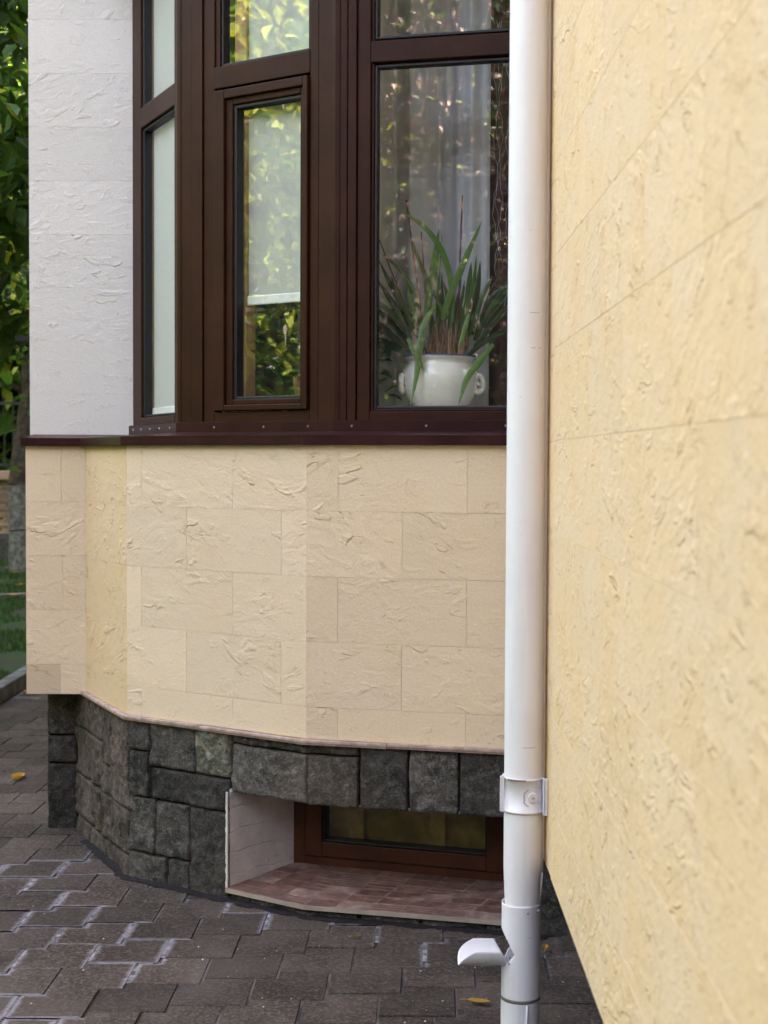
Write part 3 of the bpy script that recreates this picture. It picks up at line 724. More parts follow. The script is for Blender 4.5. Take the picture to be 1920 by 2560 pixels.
# ---------------------------------------------------------------- flower pot and orchid
PX, PY, PZ = .183, 4.74, 1.577
pot = empty('flower_pot', (PX,PY,PZ)); tag(pot, 'white ceramic pot with a blue rim and ring handles on the window board', 'flower pot')
b = MB()
prof = [(.0,0),(.075,0),(.098,.02),(.118,.05),(.129,.085),(.131,.108),(.125,.130),(.112,.146),(.106,.154),(.110,.163),(.119,.170),(.1195,.174),(.112,.174),(.100,.160),(.0,.155)]
b.lathe(PX,PY,[(r_,PZ+z) for r_,z in prof],48)
CER = simple('glazed_ceramic', (.88,.87,.80), .14, .6, .03, 5)
b.build('body', CER, pot, smooth=True)
b = MB(); b.lathe(PX,PY,[(.119,PZ+.1715),(.1208,PZ+.173),(.1195,PZ+.1765),(.114,PZ+.1765),(.112,PZ+.173)],48); b.build('rim', simple('blue_glaze', (.10,.13,.32), .2, .6), pot, smooth=True)
for s in (-1, 1):
    b = MB(); ang = R(-22) if s == 1 else R(180+20); cx, cy = PX+.128*math.cos(ang), PY+.128*math.sin(ang)
    rad = Vector((math.cos(ang), math.sin(ang), 0)); tan_ = Vector((-math.sin(ang), math.cos(ang), 0)); c0 = Vector((cx, cy, PZ+.085))
    yaw = R(40*s); tt = (tan_*math.cos(yaw)+rad*math.sin(yaw)*s).normalized()
    pts = [c0+rad*.004+(tt*math.cos(a)*.017+Vector((0,0,1))*math.sin(a)*.026) for a in [2*math.pi*i/20 for i in range(21)]]
    b.tube(pts, .0095, 10, cap=False); b.tube([c0+rad*.002-Vector((0,0,.004)), c0+rad*.006+Vector((0,0,.004))], .012, 8)
    b.tube([c0+Vector((0,0,.028))-rad*.004, c0+Vector((0,0,.045))-rad*.01], [.010,.006], 8)
    b.build('ring_handle', CER, pot, smooth=True)
rebase(pot, pot.location.copy())

orch = empty('orchid_plant', (PX,PY,PZ+.15)); tag(orch, 'orchid with long strap leaves growing in the white ceramic pot', 'plant')
b = MB(); b.lathe(PX,PY,[(.0,PZ+.166),(.06,PZ+.163),(.103,PZ+.157)],24); b.build('potting_bark', SOILM, orch)
def strap(pts, wmax, face=(0,-1,.15), m=0, tint=1.0, n=22):
    # Catmull-Rom through pts, folded ribbon
    P = [Vector(p) for p in pts]; P = [P[0]*2-P[1]]+P+[P[-1]*2-P[-2]]; out = []
    for i in range(1, len(P)-2):
        for j in range(n//max(1, len(P)-3)+1):
            t = j/(n//max(1, len(P)-3)+1); a,b_,c,d = P[i-1],P[i],P[i+1],P[i+2]
            out.append(.5*((2*b_)+(c-a)*t+(2*a-5*b_+4*c-d)*t*t+(3*b_-a-3*c+d)*t**3))
    out.append(P[-2]); K = len(out); bs = MB(); fv = Vector(face).normalized()
    for i, p in enumerate(out):
        d = (out[min(i+1,K-1)]-out[max(i-1,0)]).normalized(); s = d.cross(fv).normalized(); nn = s.cross(d).normalized()
        t = i/(K-1); w_ = wmax*(min(1, .55+t*1.6) if t < .3 else 1)*(1-max(0,(t-.55)/.45)**1.8)+.0004
        bs.v += [tuple(p+s*w_-nn*w_*.25), tuple(p+nn*w_*.0), tuple(p-s*w_-nn*w_*.25)]
    for i in range(K-1):
        a = i*3
        for q in ((a,a+1,a+4,a+3),(a+1,a+2,a+5,a+4)): bs.f.append(q); bs.m.append(m); bs.t.append(tint)
    return bs
def addleaf(pxs, wpx, Y0=4.72, dy=(0,0), m=0, tint=1.0, face=(0,-1,.15), name='leaf', mat=None):
    pts = [pv(x, y, Y0+dy[0]+(dy[1]-dy[0])*i/(len(pxs)-1)) for i, (x,y) in enumerate(pxs)]
    o = strap(pts, wpx*1.15*.2667/760/2, face, m, tint).build(name, mat or STRAP, orch, smooth=True); return o
A = addleaf
# base (lower) first, tip last; pixel shapes of the blades, each with its own depth
A([(745,1330),(735,1000),(650,680),(480,440),(225,268)], 46, 4.70, (0,-.04), tint=1.1)
A([(500,1300),(530,1050),(580,750),(612,455)], 66, 4.71, (0,-.02), tint=1.0)
A([(650,1310),(720,1080),(850,760),(1015,375)], 56, 4.69, (0,-.03), tint=1.0)
A([(520,1300),(500,950),(430,760),(360,540)], 36, 4.74, (0,.02), tint=.9)
A([(440,1300),(380,1030),(260,850),(70,680)], 30, 4.72, (0,.02), tint=.9)
A([(410,1400),(370,1200),(310,970)], 36, 4.70, tint=1.2)
A([(700,1300),(640,1200),(560,1050)], 26, 4.72, tint=.8)
A([(740,1330),(700,1100),(655,945)], 30, 4.74, tint=.8)
A([(560,1380),(620,1250),(610,1120),(640,500)], 16, 4.78, tint=.7)
A([(880,1500),(870,1250),(935,1000),(965,690)], 40, 4.74, tint=.9)
A([(860,1400),(880,1150),(900,950),(915,760)], 46, 4.76, tint=.8)
A([(930,1450),(960,1200),(985,950),(1000,750)], 40, 4.77, mat=STRAPD, tint=1.2)
A([(960,1350),(1000,1150),(1060,1000),(1115,900)], 34, 4.75, tint=.9)
A([(830,1450),(840,1300),(815,1150)], 34, 4.74, tint=.9)
A([(870,1500),(880,1250),(860,1070)], 30, 4.72, tint=1.0)
for q in ([(350,1480),(270,1300),(150,1100),(20,900)], [(360,1500),(250,1330),(120,1200),(-40,1080)], [(380,1420),(260,1150),(150,950),(50,740)],
          [(370,1550),(220,1390),(80,1250),(-60,1140)], [(340,1620),(200,1480),(60,1350),(-60,1290)], [(330,1640),(200,1560),(60,1470)], [(400,1450),(330,1250),(230,1080),(170,900)],
          [(420,1400),(300,1230),(200,1010),(120,930)]):
    A(q, rnd.uniform(38,56), 4.74+rnd.uniform(-.03,.05), (0,rnd.uniform(-.05,.06)), tint=rnd.uniform(.8,1.2), mat=STRAPD)
for q in ([(960,1500),(1050,1300),(1180,1080),(1290,850)], [(950,1560),(1080,1400),(1200,1250),(1330,1100)], [(930,1600),(1090,1480),(1220,1400),(1340,1290)],
          [(980,1450),(1040,1230),(1120,1080),(1230,980)], [(900,1640),(1000,1540),(1130,1450),(1300,1340)], [(950,1500),(1010,1330),(1100,1200),(1300,980)], [(1000,1480),(1100,1300),(1230,1130),(1320,930)]):
    A(q, rnd.uniform(34,50), 4.76+rnd.uniform(-.03,.04), (0,rnd.uniform(-.05,.05)), tint=rnd.uniform(.8,1.2), mat=STRAPD)
for i in range(26):   # the dense inner clump
    x0 = rnd.uniform(420, 900); sp_ = (x0-660)*rnd.uniform(.5,1.1); yt = rnd.uniform(820, 1300)
    A([(x0,1500),(x0+sp_*.35,1500-(1500-yt)*.5),(x0+sp_*.9,yt)], rnd.uniform(18,34), 4.75+rnd.uniform(-.02,.06), (0,rnd.uniform(-.03,.05)), tint=rnd.uniform(.7,1.3), mat=rnd.choice((STRAP,STRAPD,STRAPD)))
# blades hanging over the rim
A([(585,1175),(480,1350),(430,1650),(410,1830),(355,2120)], 50, 4.66, (0,-.075), tint=1.15)
A([(330,1480),(400,1620),(480,1790)], 50, 4.62, (0,-.02), tint=1.0)
A([(1125,1530),(1000,1700),(880,1860),(805,2110)], 50, 4.64, (0,-.05), tint=1.2)
A([(900,1250),(850,1420),(800,1590)], 36, 4.66, (0,-.02), tint=1.3)
# stakes
for q in ([(465,1330),(380,740),(308,185)], [(800,1300),(812,700),(829,140)], [(495,1150),(470,800),(448,480)], [(330,1250),(180,880),(58,560)], [(1000,1280),(1090,1040),(1225,800)]):
    bs = MB(); bs.tube([pv(x,y,4.73) for x,y in q], .0030 if q[0][0] in (465,800) else .0022, 6); bs.build('plant_stake', STAKE, orch)
bs = MB(); rr = random.Random(4)
for i in range(130):
    x = rr.gauss(660, 95); x = min(max(x, 480), 840); p0 = pv(x, 1640, 4.70+rr.uniform(-.05,.05)); p1 = pv(660+(x-660)*1.25+rr.uniform(-25,25), rr.uniform(1290,1560), 4.70+rr.uniform(-.06,.06))
    m_ = (p0+p1)/2+Vector((rr.uniform(-.006,.006),0,0)); s_ = Vector((.0022,0,.0))
    bs.poly([p0-s_, p0+s_, m_+s_, p1, m_-s_], 0, rr.uniform(.5,1.7))
bs.build('dry_stems', DRYL, orch)
rebase(orch, orch.location.copy())

# leafy houseplant behind the casement
def leafmesh(b, p, d, up, size, tint, m=0, fold=.25, wid=.45):
    s = d.cross(up); s = s.normalized() if s.length > 1e-4 else Vector((1,0,0)); n = s.cross(d).normalized()
    a = p; t = p+d*size; w_ = size*wid/1.0
    q1, q2 = p+d*size*.30, p+d*size*.68
    base = len(b.v)
    b.v += [tuple(a), tuple(q1-s*w_*.5+n*w_*fold), tuple(q1), tuple(q1+s*w_*.5+n*w_*fold), tuple(q2-s*w_*.42+n*w_*fold), tuple(q2-n*size*.03), tuple(q2+s*w_*.42+n*w_*fold), tuple(t-n*size*.1)]
    for f in ((0,2,1),(0,3,2),(1,2,5,4),(2,3,6,5),(4,5,7),(5,6,7)):
        b.f.append(tuple(base+i for i in f)); b.m.append(m); b.t.append(tint)
hp = empty('houseplant', F2w(.38,-.30,1.575)); tag(hp, 'green leafy houseplant with yellow flowers behind the middle casement', 'plant')
b = MB(); rr = random.Random(9)
for i in range(190):
    u = rr.uniform(.20,.62); w_ = rr.uniform(-.42,-.14); z = 1.60+rr.random()**.8*.36
    p = Vector(F2w(u,w_,z)); d = Vector((rr.uniform(-1,1), rr.uniform(-1,.2), rr.uniform(-.5,.7))).normalized()
    leafmesh(b, p, d, Vector((rr.uniform(-.3,.3),rr.uniform(-.6,0),1)), rr.uniform(.05,.11), rr.uniform(.6,1.6), 0, .15, .5)
b.build('foliage', LEAF, hp)
b = MB()
for i in range(7):
    u, w_ = rr.uniform(.25,.55), rr.uniform(-.36,-.25); b.tube([F2w(.36,-.30,1.60), F2w((u+.36)/2,w_,1.75), F2w(u,w_,1.93)], .003, 5)
b.build('stems', STRAPD, hp)
b = MB(); b.lathe(F2w(.36,-.30,0)[0], F2w(.36,-.30,0)[1], [(0,1.576),(.06,1.576),(.075,1.66),(.08,1.70),(.07,1.70),(0,1.69)], 24); b.build('pot', simple('terracotta_pot',(.35,.14,.08),.8,.3), hp, smooth=True)
b = MB()
for (u, z) in ((.475,1.905),(.49,1.90),(.50,1.912),(.482,1.915)):
    c = Vector(F2w(u,-.17,z))
    for k in range(6):
        a = k*1.047; leafmesh(b, c, Vector((math.cos(a),-.2,math.sin(a)*.6)).normalized(), Vector((0,-1,0)), .018, 1.0, 0, .1, .6)
b.build('flower', leafm('yellow_petal',(.75,.45,.02),(.7,.4,.02),.3), hp)
c = Vector(F2w(.365,-.12,1.845)); b = MB(); b.lathe(c.x,c.y,[(0,c.z+.022),(.006,c.z+.014),(.009,c.z+.003),(.006,c.z-.008),(.0022,c.z-.018),(.0018,c.z-.05)],12)
b.build('bud', simple('bud_white',(.70,.52,.45),.5), hp, smooth=True)
rebase(hp, hp.location.copy())

# ---------------------------------------------------------------- downpipe
CX, CY, RP = .3366, 3.42, .0460
dp = empty('downpipe', (CX,CY,0)); tag(dp, 'white metal downpipe with an open diverter flap fixed to the side wall', 'downpipe')
b = MB(); b.lathe(CX,CY,[(RP-.003,7.1),(RP,7.1),(RP,2.56),(RP,.44),(RP-.0015,.40),(RP-.004,.345),(RP-.0065,.3)],64)
b.build('pipe', PIPE, dp, smooth=True)
# folded seam on the right of the pipe
b = MB(); a = R(-18)
sx, sy = CX+(RP+.0015)*math.cos(a), CY+(RP+.0015)*math.sin(a)
b.tube([(sx,sy,7.1),(sx,sy,.43)], .0024, 8); b.tube([(sx,sy,.43),(sx-.0055,sy,.352)], .0022, 8)
b.build('seam', PIPE, dp, smooth=True)
# scratches round the pipe
rr = random.Random(17); SCR = simple('scratch_grey', (.30,.27,.25), .8)
for (z, a0, a1) in ((1.758,-88,-58),(1.676,-85,-70),(1.676,-62,-50),(.735,-100,-60),(.28,-80,-70)):
    K = 14; b = MB()
    for i in range(K):
        aa, ab = R(a0+(a1-a0)*i/K), R(a0+(a1-a0)*(i+1)/K); q = (RP if z > .5 else RP)+.0003
        b.poly([(CX+q*math.cos(aa),CY+q*math.sin(aa),z),(CX+q*math.cos(ab),CY+q*math.sin(ab),z),(CX+q*math.cos(ab),CY+q*math.sin(ab),z+.0011),(CX+q*math.cos(aa),CY+q*math.sin(aa),z+.0011)])
    b.build('scratch', SCR, dp)
# sleeve with a cut opening
RS = .0460; b = MB(); n = 96; zs_ = [.355,.345,.335,.32,.305,.29,.275,.262,.25,.24,.23,.22,.21,.20,.19,.18,.16,.14,.127]
CXS = CX-.0028
def cut(th, z):   # opening on the left side (-X), a V towards the camera side
    d = abs((th-math.pi+math.pi) % (2*math.pi)-math.pi)   # distance from -X direction
    return d < R(70)*max(0.0, 1-abs((z-.236)/(.052 if z > .236 else .045)))**.8
n = 120; zz = [.355-(.355-.127)*i/60 for i in range(61)]
base = len(b.v)
for z in zz:
    for k in range(n):
        t = 2*math.pi*k/n; b.v.append((CXS+RS*math.cos(t), CY+RS*math.sin(t), z))
for i in range(60):
    for k in range(n):
        th = 2*math.pi*(k+.5)/n; z = (zz[i]+zz[i+1])/2
        d = abs(((th-math.pi)+math.pi) % (2*math.pi)-math.pi)
        lim = math.acos(1-.60*max(0.0, 1-abs((z-.240)/(.050 if z > .240 else .044))))
        if d < lim: continue
        b.f.append((base+i*n+k, base+i*n+(k+1)%n, base+(i+1)*n+(k+1)%n, base+(i+1)*n+k)); b.m.append(0); b.t.append(1)
b.build('sleeve', PIPE2, dp, smooth=True, solid=.0014)
b = MB(); b.lathe(CXS,CY,[(RS+.0005,.130),(RS+.0022,.126),(RS+.0005,.122),(RS-.001,.1215),(RS-.0015,.118)],64); b.build('sleeve_ring', simple('grimy_metal',(.20,.17,.15),.6,.4), dp, smooth=True)
b = MB(); b.lathe(CXS-.001,CY,[(RS+.0002,.121),(RS+.0005,.06),(RS+.0005,.0)],64)
b.tube([(CXS+.012,CY-RS-.0008,.118),(CXS+.008,CY-RS-.0008,.0)], .0022, 6)
b.build('lower_pipe', PIPE2, dp, smooth=True)
# spring-out trough
b = MB(); RT = .0475; nt_, ns = 28, 20; zr_ = .249
base = len(b.v)
for i in range(nt_+1):
    th = math.pi*i/nt_          # 0 far rim, pi/2 bottom, pi near rim
    c_ = math.cos(th); s_ = math.sin(th)
    xl = .184+.036*(max(0.0, .5+.5*c_*1.0))**1.6 if c_ > 0 else .184+.012*(1-s_)**1.2
    xl = .183 + .040*(1-s_)**(2.6 if c_ > 0 else 2.2)
    xr = .283+.018*s_+ (-.012 if c_>0 else -.0)*(1-s_)
    for j in range(ns+1):
        x = xl+(xr-xl)*j/ns; b.v.append((x, CY+RT*c_, zr_-RT*s_*.98))
for i in range(nt_):
    for j in range(ns):
        p = base+i*(ns+1)+j; b.f.append((p,p+1,p+ns+2,p+ns+1)); b.m.append(0); b.t.append(1)
b.build('diverter_flap', PIPE2, dp, smooth=True, solid=.0014)
for (x, z) in ((.345,.340),(.372,.342),(.303,.216),(.305,.230)):
    y = CY-math.sqrt(max(0, RS**2-(x-CXS)**2)); nrm = Vector((x-CXS, y-CY, 0)).normalized(); c = Vector((x,y,z))
    b = MB(); b.tube([c, c+nrm*.003], [.0034,.0024], 10); b.build('rivet', STEEL, dp)
# bracket
br = MB(); rb = RP+.0022; z0, z1 = .578, .660
br.lathe(CX,CY,[(rb-.001,z1),(rb+.002,z1+.001),(rb+.0035,z1-.002),(rb+.002,z1-.005),(rb,z1-.006),(rb,z0+.006),(rb+.002,z0+.005),(rb+.0035,z0+.002),(rb+.002,z0-.001),(rb-.001,z0)],64)
brk = br.build('bracket', PIPE2, dp, smooth=True)
b = MB(); b.box(CX-rb-.0080, CX-rb+.001, CY-.020, CY-.016, z0-.001, z1+.003); b.box(CX-rb-.0090, CX-rb-.0068, CY-.022, CY-.013, z0, z1+.002)
b.build('clamp_flange', PIPE2, brk, bevel=.001)
b = MB(); b.box(.378,.389, 3.365, 3.370, z0-.002, z1+.004); b.box(.3795,.3845,3.365,3.41,z0,z1); b.build('wall_plate', PIPE2, brk, bevel=.0015)
b = MB(); px, pz = .3535, .617
a = math.asin((px-CX)/rb); nrm = Vector((math.sin(a), -math.cos(a), 0)); c = Vector((px, CY-rb*math.cos(a), pz)); tg = Vector((math.cos(a), math.sin(a), 0))
b.tube([c, c+nrm*.004], [.012,.0115], 20); 
b.build('washer', PIPE2, brk, bevel=.0008)
b = MB(); b.tube([c+nrm*.0035, c+nrm*.0075], [.0036,.003], 8); b.build('bolt', STEEL, brk)
b = MB()   # pressed recess outline, drawn as a darker line
pts = []
for (du, dz) in ((.024,.020),(-.012,.018),(-.020,.010),(-.020,-.012),(-.012,-.020),(.024,-.017)):
    aa = a+du/rb; pts.append((CX+(rb+.0003)*math.sin(aa), CY-(rb+.0003)*math.cos(aa), pz+dz))
b.tube(pts, .0011, 6); b.build('pressed_edge', simple('dark_edge',(.30,.26,.25),.6,.4), brk)
b = MB(); rr = random.Random(2)
for i in range(14):
    aa = R(-62)+R(62)*(rr.random()**1.4); 
    p = Vector((CX+(rb+.0036)*math.sin(aa), CY-(rb+.0036)*math.cos(aa), z1-.002)); tg = Vector((math.cos(aa),math.sin(aa),0))
    s_ = rr.uniform(.0015,.005); b.poly([p-tg*s_-Vector((0,0,.0013)), p+tg*s_-Vector((0,0,.0011)), p+tg*s_+Vector((0,0,.0012)), p-tg*s_+Vector((0,0,.0013))])
b.build('paint_chips', RUST, brk, solid=.0006)
rebase(dp, (CX,CY,0))
for ch in brk.children: pass

# ---------------------------------------------------------------- ground, paving, kerbs, lawn
b = MB(); b.poly([(-150,-150,-.03),(150,-150,-.03),(150,150,-.03),(-150,150,-.03)])
tag(b.build('ground', simple('earth', (.085,.07,.045), .95, .2, .3, 2, .01, 30)), kind='structure')
b = MB(); rr = random.Random(21)
W_, h_, s_, t_ = .2, .155, .045, .142
AX, AY = -.284, 3.91; edges = [[0]*4]
b.poly([(-2.19,-3,.0005),(1.0,-3,.0005),(1.0,16,.0005),(-2.19,16,.0005)], 1)
def inside(x, y):
    return -2.30 < x < .95 and 1.4 < y < 15.5
jg = .003
for j in range(-26, 90):
    for i in range(-90, 30):
        X0 = i*W_-j*t_; Y0 = i*s_+j*h_
        cx, cy = AX+X0+.033*Y0+.1, AY+Y0+.08
        if not inside(cx, cy) or cx-.1 < -2.23: continue
        if cy > 6.5 and cx > -1.0: continue
        # block outline (flat bottom, stepped top); left-right joints tight, cross joints open
        ox, oy = rr.uniform(.0012,.0032), .0006; wv = lambda: rr.uniform(-.0012,.0012)
        pts = [(ox,oy),(W_-ox,oy),(W_-ox,h_+s_-oy),(W_-t_+ox,h_+s_-oy),(W_-t_+ox,h_-oy),(ox,h_-oy)]
        cxx, cyy = W_/2, h_/2; zt = [rr.uniform(-.0016,.0016) for _ in range(3)]
        def T(p, z): x, y = X0+p[0], Y0+p[1]; return (AX+x+.033*y, AY+y, z)
        def zz_(p): return .004+zt[0]+zt[1]*(p[0]-cxx)*5+zt[2]*(p[1]-cyy)*5
        sg = [(1,1),(-1,1),(-1,-1),(1,-1),(1,-1),(1,-1)]
        jj = [(wv(),wv()*.4) for _ in pts]; pts = [(p[0]+q[0],p[1]+q[1]) for p,q in zip(pts,jj)]
        inn = [(p[0]+.0025*q[0],p[1]+.0025*q[1]) for p,q in zip(pts,sg)]
        mid = [(p[0]+.030*q[0],p[1]+.024*q[1]) for p,q in zip(pts,sg)]
        tn = rr.uniform(.72,1.28)
        b.poly([T(p, zz_(p)) for p in mid], 0, tn); edges.append([0]*6)
        for a in range(6):
            c = (a+1) % 6
            m_ = T(((pts[a][0]+pts[c][0])/2,(pts[a][1]+pts[c][1])/2), 0); kx = round(m_[0], 2); ky = round(m_[1], 2)
            dd = math.hypot((m_[0]+1.08)/.62, (m_[1]-3.95)/1.15)
            nz = noise.noise(Vector((kx*3.1, ky*2.6, 3)))
            st = max(0.0, min(1.0, (nz + .64 - .46*dd)*1.9)); st = max(st, .34+.3*noise.noise(Vector((kx*2.2, ky*2.2, 9))))
            wall_d = (m_[1]-4.33)*.9+(m_[0]-.1)*.45        # lime dust washed off the wall base
            st = max(st, .75-abs(wall_d+.10)*3.5 if m_[0] > -.75 else 0)
            b.poly([T(mid[a],zz_(mid[a])), T(inn[a],zz_(inn[a])), T(inn[c],zz_(inn[c])), T(mid[c],zz_(mid[c]))], 0, tn); edges.append([0,st,st,0])
            b.poly([T(pts[a],-.001), T(pts[c],-.001), T(inn[c],zz_(inn[c])), T(inn[a],zz_(inn[a]))], 0, tn*.8); edges.append([st]*4)
            if st > .6 and a in (0,2,4,5):
                p, q = pts[a], pts[c]; dx, dy = q[0]-p[0], q[1]-p[1]; ln = math.hypot(dx,dy); nx, ny = -dy/ln*.006, dx/ln*.006
                b.poly([T((p[0]-nx,p[1]-ny),.0042), T((q[0]-nx,q[1]-ny),.0042), T((q[0]+nx,q[1]+ny),.0042), T((p[0]+nx,p[1]+ny),.0042)][::1 if a in (0,5) else 1], 2, rr.uniform(.8,1.1)); edges.append([st]*4)
pv_ = tag(b.build('paving', [PAVER, JOINT, CEMENT]), kind='structure')
ea = pv_.data.attributes.new('edge', 'FLOAT', 'CORNER'); ea.data.foreach_set('value', [x for e in edges for x in e])
# kerbs (each stone)
def kerb(x0,y0,x1,y1,n,label,grp):
    for i in range(n):
        a = Vector((x0+(x1-x0)*i/n, y0+(y1-y0)*i/n)); c = Vector((x0+(x1-x0)*(i+1)/n, y0+(y1-y0)*(i+1)/n)); d = (c-a).normalized(); o = Vector((-d.y,d.x))*.045
        a, c = a+d*.004, c-d*.004; b = MB(); z = .075+rnd.uniform(-.004,.004)
        P = [a-o, c-o, c+o, a+o]; b.box8([(p.x,p.y,-.02) for p in P]+[(p.x,p.y,z) for p in P])
        tag(b.build('kerb_stone', KERB, None, bevel=.008), label, 'kerb', grp)
kerb(-2.27, 2.0, -2.27, 14.0, 12, 'grey concrete kerb stone edging the pavers against the lawn', 'kerb stones between paving and lawn')
kerb(-7.2, 12.4, -3.0, 14.6, 5, 'grey concrete kerb stone crossing the lawn before the garden wall', 'kerb stones across the lawn')
b = MB(); n = 40
for i in range(n):
    for j in range(n):
        x0, x1 = -14+11.69*i/n, -14+11.69*(i+1)/n; y0, y1 = -8+34*j/n, -8+34*(j+1)/n
        Z = lambda x, y: .02+.03*noise.noise(Vector((x*.7,y*.7,0)))
        b.poly([(x0,y0,Z(x0,y0)),(x1,y0,Z(x1,y0)),(x1,y1,Z(x1,y1)),(x0,y1,Z(x0,y1))])
def lawnm():
    M = N('lawn_soil'); co = M.n('TexCoord').outputs['Object']
    c = M.mix(M.ramp(M.noise(co, 1.1, 4, .6), .42, .6), col3(M, (.055,.042,.028)), col3(M, (.03,.07,.018)))
    c = M.mix(M.ramp(M.noise(co, 60, 3, .6), .4, .7, 0, .5), c, col3(M, (.02,.03,.01)))
    M.bump(M.noise(co, 80, 4, .7), .02); return M.set(Base_Color=c, Roughness=.95)
tag(b.build('lawn', lawnm(), smooth=True), kind='structure')
b = MB(); rr = random.Random(33)
for i in range(90000):
    y = 6.0+rr.random()*13.4; x = -2.34-6.5*rr.random()**1.3
    if x > -2.33 or (noise.noise(Vector((x*.9,y*.9,4))) < (-.22 if y > 11 else .08)): continue
    h = rr.uniform(.02,.055); a = rr.random()*6.28; dx, dy = math.cos(a)*.006, math.sin(a)*.006
    b.poly([(x-dx,y-dy,.02),(x+dx,y+dy,.02),(x+dy*2,y-dx*2,.03+h)], 0, rr.uniform(.6,1.5))
tag(b.build('grass', GRASSM), 'short patchy green grass on the lawn', 'grass', kind='stuff')

# grit and crumbs on the pavers
b = MB(); rr = random.Random(55)
for i in range(260):
    x, y = rr.uniform(-1.6,.6), rr.uniform(2.9,5.2)
    if y > 4.1+.35*abs(x): continue
    r_ = rr.uniform(.0012,.0042)*(1.4 if rr.random() < .1 else 1); c = Vector((x,y,.007+r_*.4)); k = [Vector((rr.uniform(.6,1.3)*r_*math.cos(a),rr.uniform(.6,1.3)*r_*math.sin(a),0)) for a in (0,1.25,2.5,3.8,5)]
    for a in range(5): b.poly([c+k[a], c+k[(a+1)%5], c+Vector((0,0,r_*.8))], 0, rr.uniform(.25,1.3))
tag(b.build('grit', simple('grit_chips', (.45,.42,.38), .9)), 'tiny pale crumbs of grit scattered on the pavers', 'grit', kind='stuff')

# fallen leaves
def fallen(loc, size, rz, label, tint=1.0, curl=.35, grp=None):
    b = MB(); K = 9; rr = random.Random(int(loc[0]*1000)); rows = []
    for i in range(K+1):
        t = i/K; w_ = math.sin(math.pi*min(1,t*.95+.03))**.8*size*.24*(1+.15*rr.uniform(-1,1)); x = (t-.5)*size; z = curl*size*.25*math.cos(t*6)*.3+.006
        rows.append([(x,-w_,z+curl*w_*.7),(x,0,z),(x+.02*size,w_,z+curl*w_*.9)])
    for i in range(K):
        for k in (0,1): b.poly([rows[i][k],rows[i+1][k],rows[i+1][k+1],rows[i][k+1]],0,tint*rr.uniform(.85,1.1))
    b.tube([rows[0][1],(rows[0][1][0]-size*.35,size*.05,.004)], .0008, 5)
    o = b.build('fallen_leaf', FALL, None, smooth=True); o.location = loc; o.rotation_euler = (0,0,rz)
    tag(o, label, 'leaf', grp); return o
fallen((-1.600,6.27,.008), .105, R(78), 'large yellow leaf lying alone on the pavers left of the stone plinth', 1.05, .9)
fallen((.250,3.68,.008), .060, R(-15), 'yellow brown leaf on the pavers just left of the downpipe foot', .8, .3)
fallen((-.075,4.185,.008), .028, R(10), 'tiny brown leaf on the pavers below the basement window', .35, .5)
fallen((.468,4.08,.012), .040, R(80), 'small yellow leaf half hidden behind the downpipe by the plinth', .9, .8)
fallen((-2.12,8.55,.01), .11, R(120), 'yellow leaf on the pavers at the kerb below the cladding corner', 1.0, .8)
fallen((-2.55,9.2,.07), .10, R(10), 'yellow leaf on bare soil just beyond the near kerb', 1.0, .5)
rr = random.Random(12)
for i in range(60):
    y = rr.uniform(13.2,18.8); x = -3.0-3.2*rr.random()
    fallen((x,y,.06), rr.uniform(.08,.16), rr.random()*6.28, 'yellow leaf scattered on the far lawn before the garden wall', rr.uniform(.6,1.15), .6, 'yellow leaves on the far lawn')

# ---------------------------------------------------------------- garden background
gw = empty('garden_wall', (-6,19.8,0)); tag(gw, 'beige split-stone garden wall with dark base and coping at the end of the lawn', 'wall')
b = MB(); rr = random.Random(6)
for k in range(20):
    z0, z1 = .38+k*.037, .38+(k+1)*.037-.004; x = -11
    while x < -1.35:
        l_ = rr.uniform(.2,.6); b.box(x,min(x+l_-.006,-1.36),19.7+rr.uniform(-.012,.012),19.98,z0,z1,0,rr.uniform(.7,1.15)); x += l_
b.build('stone_courses', WALLST, gw, bevel=.006, seg=1)
b = MB(); b.box(-11,-1.36,19.62,20.0,-.02,.375); b.build('wall_base', STONE, gw, bevel=.01)
b = MB(); x = -11
while x < -1.4: b.box(x,x+.49,19.58,20.05,1.12,1.24); x += .5
b.build('coping', COPING, gw, bevel=.01)
rebase(gw, (-6,19.8,0))
fe_ = empty('iron_railing', (-6,19.85,1.24)); tag(fe_, 'black iron railing standing on the garden wall coping', 'railing')
b = MB()
for z in (1.30, 1.95, 2.15): b.box(-11,-1.4,19.83,19.86,z,z+.04)
x = -11
while x < -1.4: b.box(x,x+.018,19.837,19.853,1.24,2.25); x += .12
b.build('bars', BLACKM, fe_)
x = -10.9
while x < -1.4:
    b = MB(); b.box(x,x+.06,19.81,19.87,1.24,2.3); x += 2.0; b.build('post', BLACKM, fe_)
rebase(fe_, (-6,19.85,1.24))
hd = MB()
pts = [Vector((-3.95+.22*math.cos(a)*1.0, 14.9+.1*math.sin(a*2), .40+.40*math.sin(a))) for a in [R(90)+R(180)*i/16 for i in range(17)]]
hd.tube(pts+[Vector((-3.6,14.6,.03)), Vector((-3.0,14.2,.03)), Vector((-2.5,14.6,.03))], .018, 8)
tag(hd.build('garden_hose', HOSE, smooth=True), 'brown garden hose loop rising from the lawn beside the house corner', 'hose')
pg = empty('metal_trellis', (-1.75,7.9,0)); tag(pg, 'black metal trellis bar sticking out from behind the white pillar among leaves', 'trellis')
b = MB(); b.box(-2.02,-1.50,7.88,7.92,2.05,2.085); b.build('crossbar', BLACKM, pg, bevel=.003)
b = MB(); b.box(-1.74,-1.70,7.88,7.92,0,2.6); b.build('post', BLACKM, pg, bevel=.003); rebase(pg, (-1.75,7.9,0))

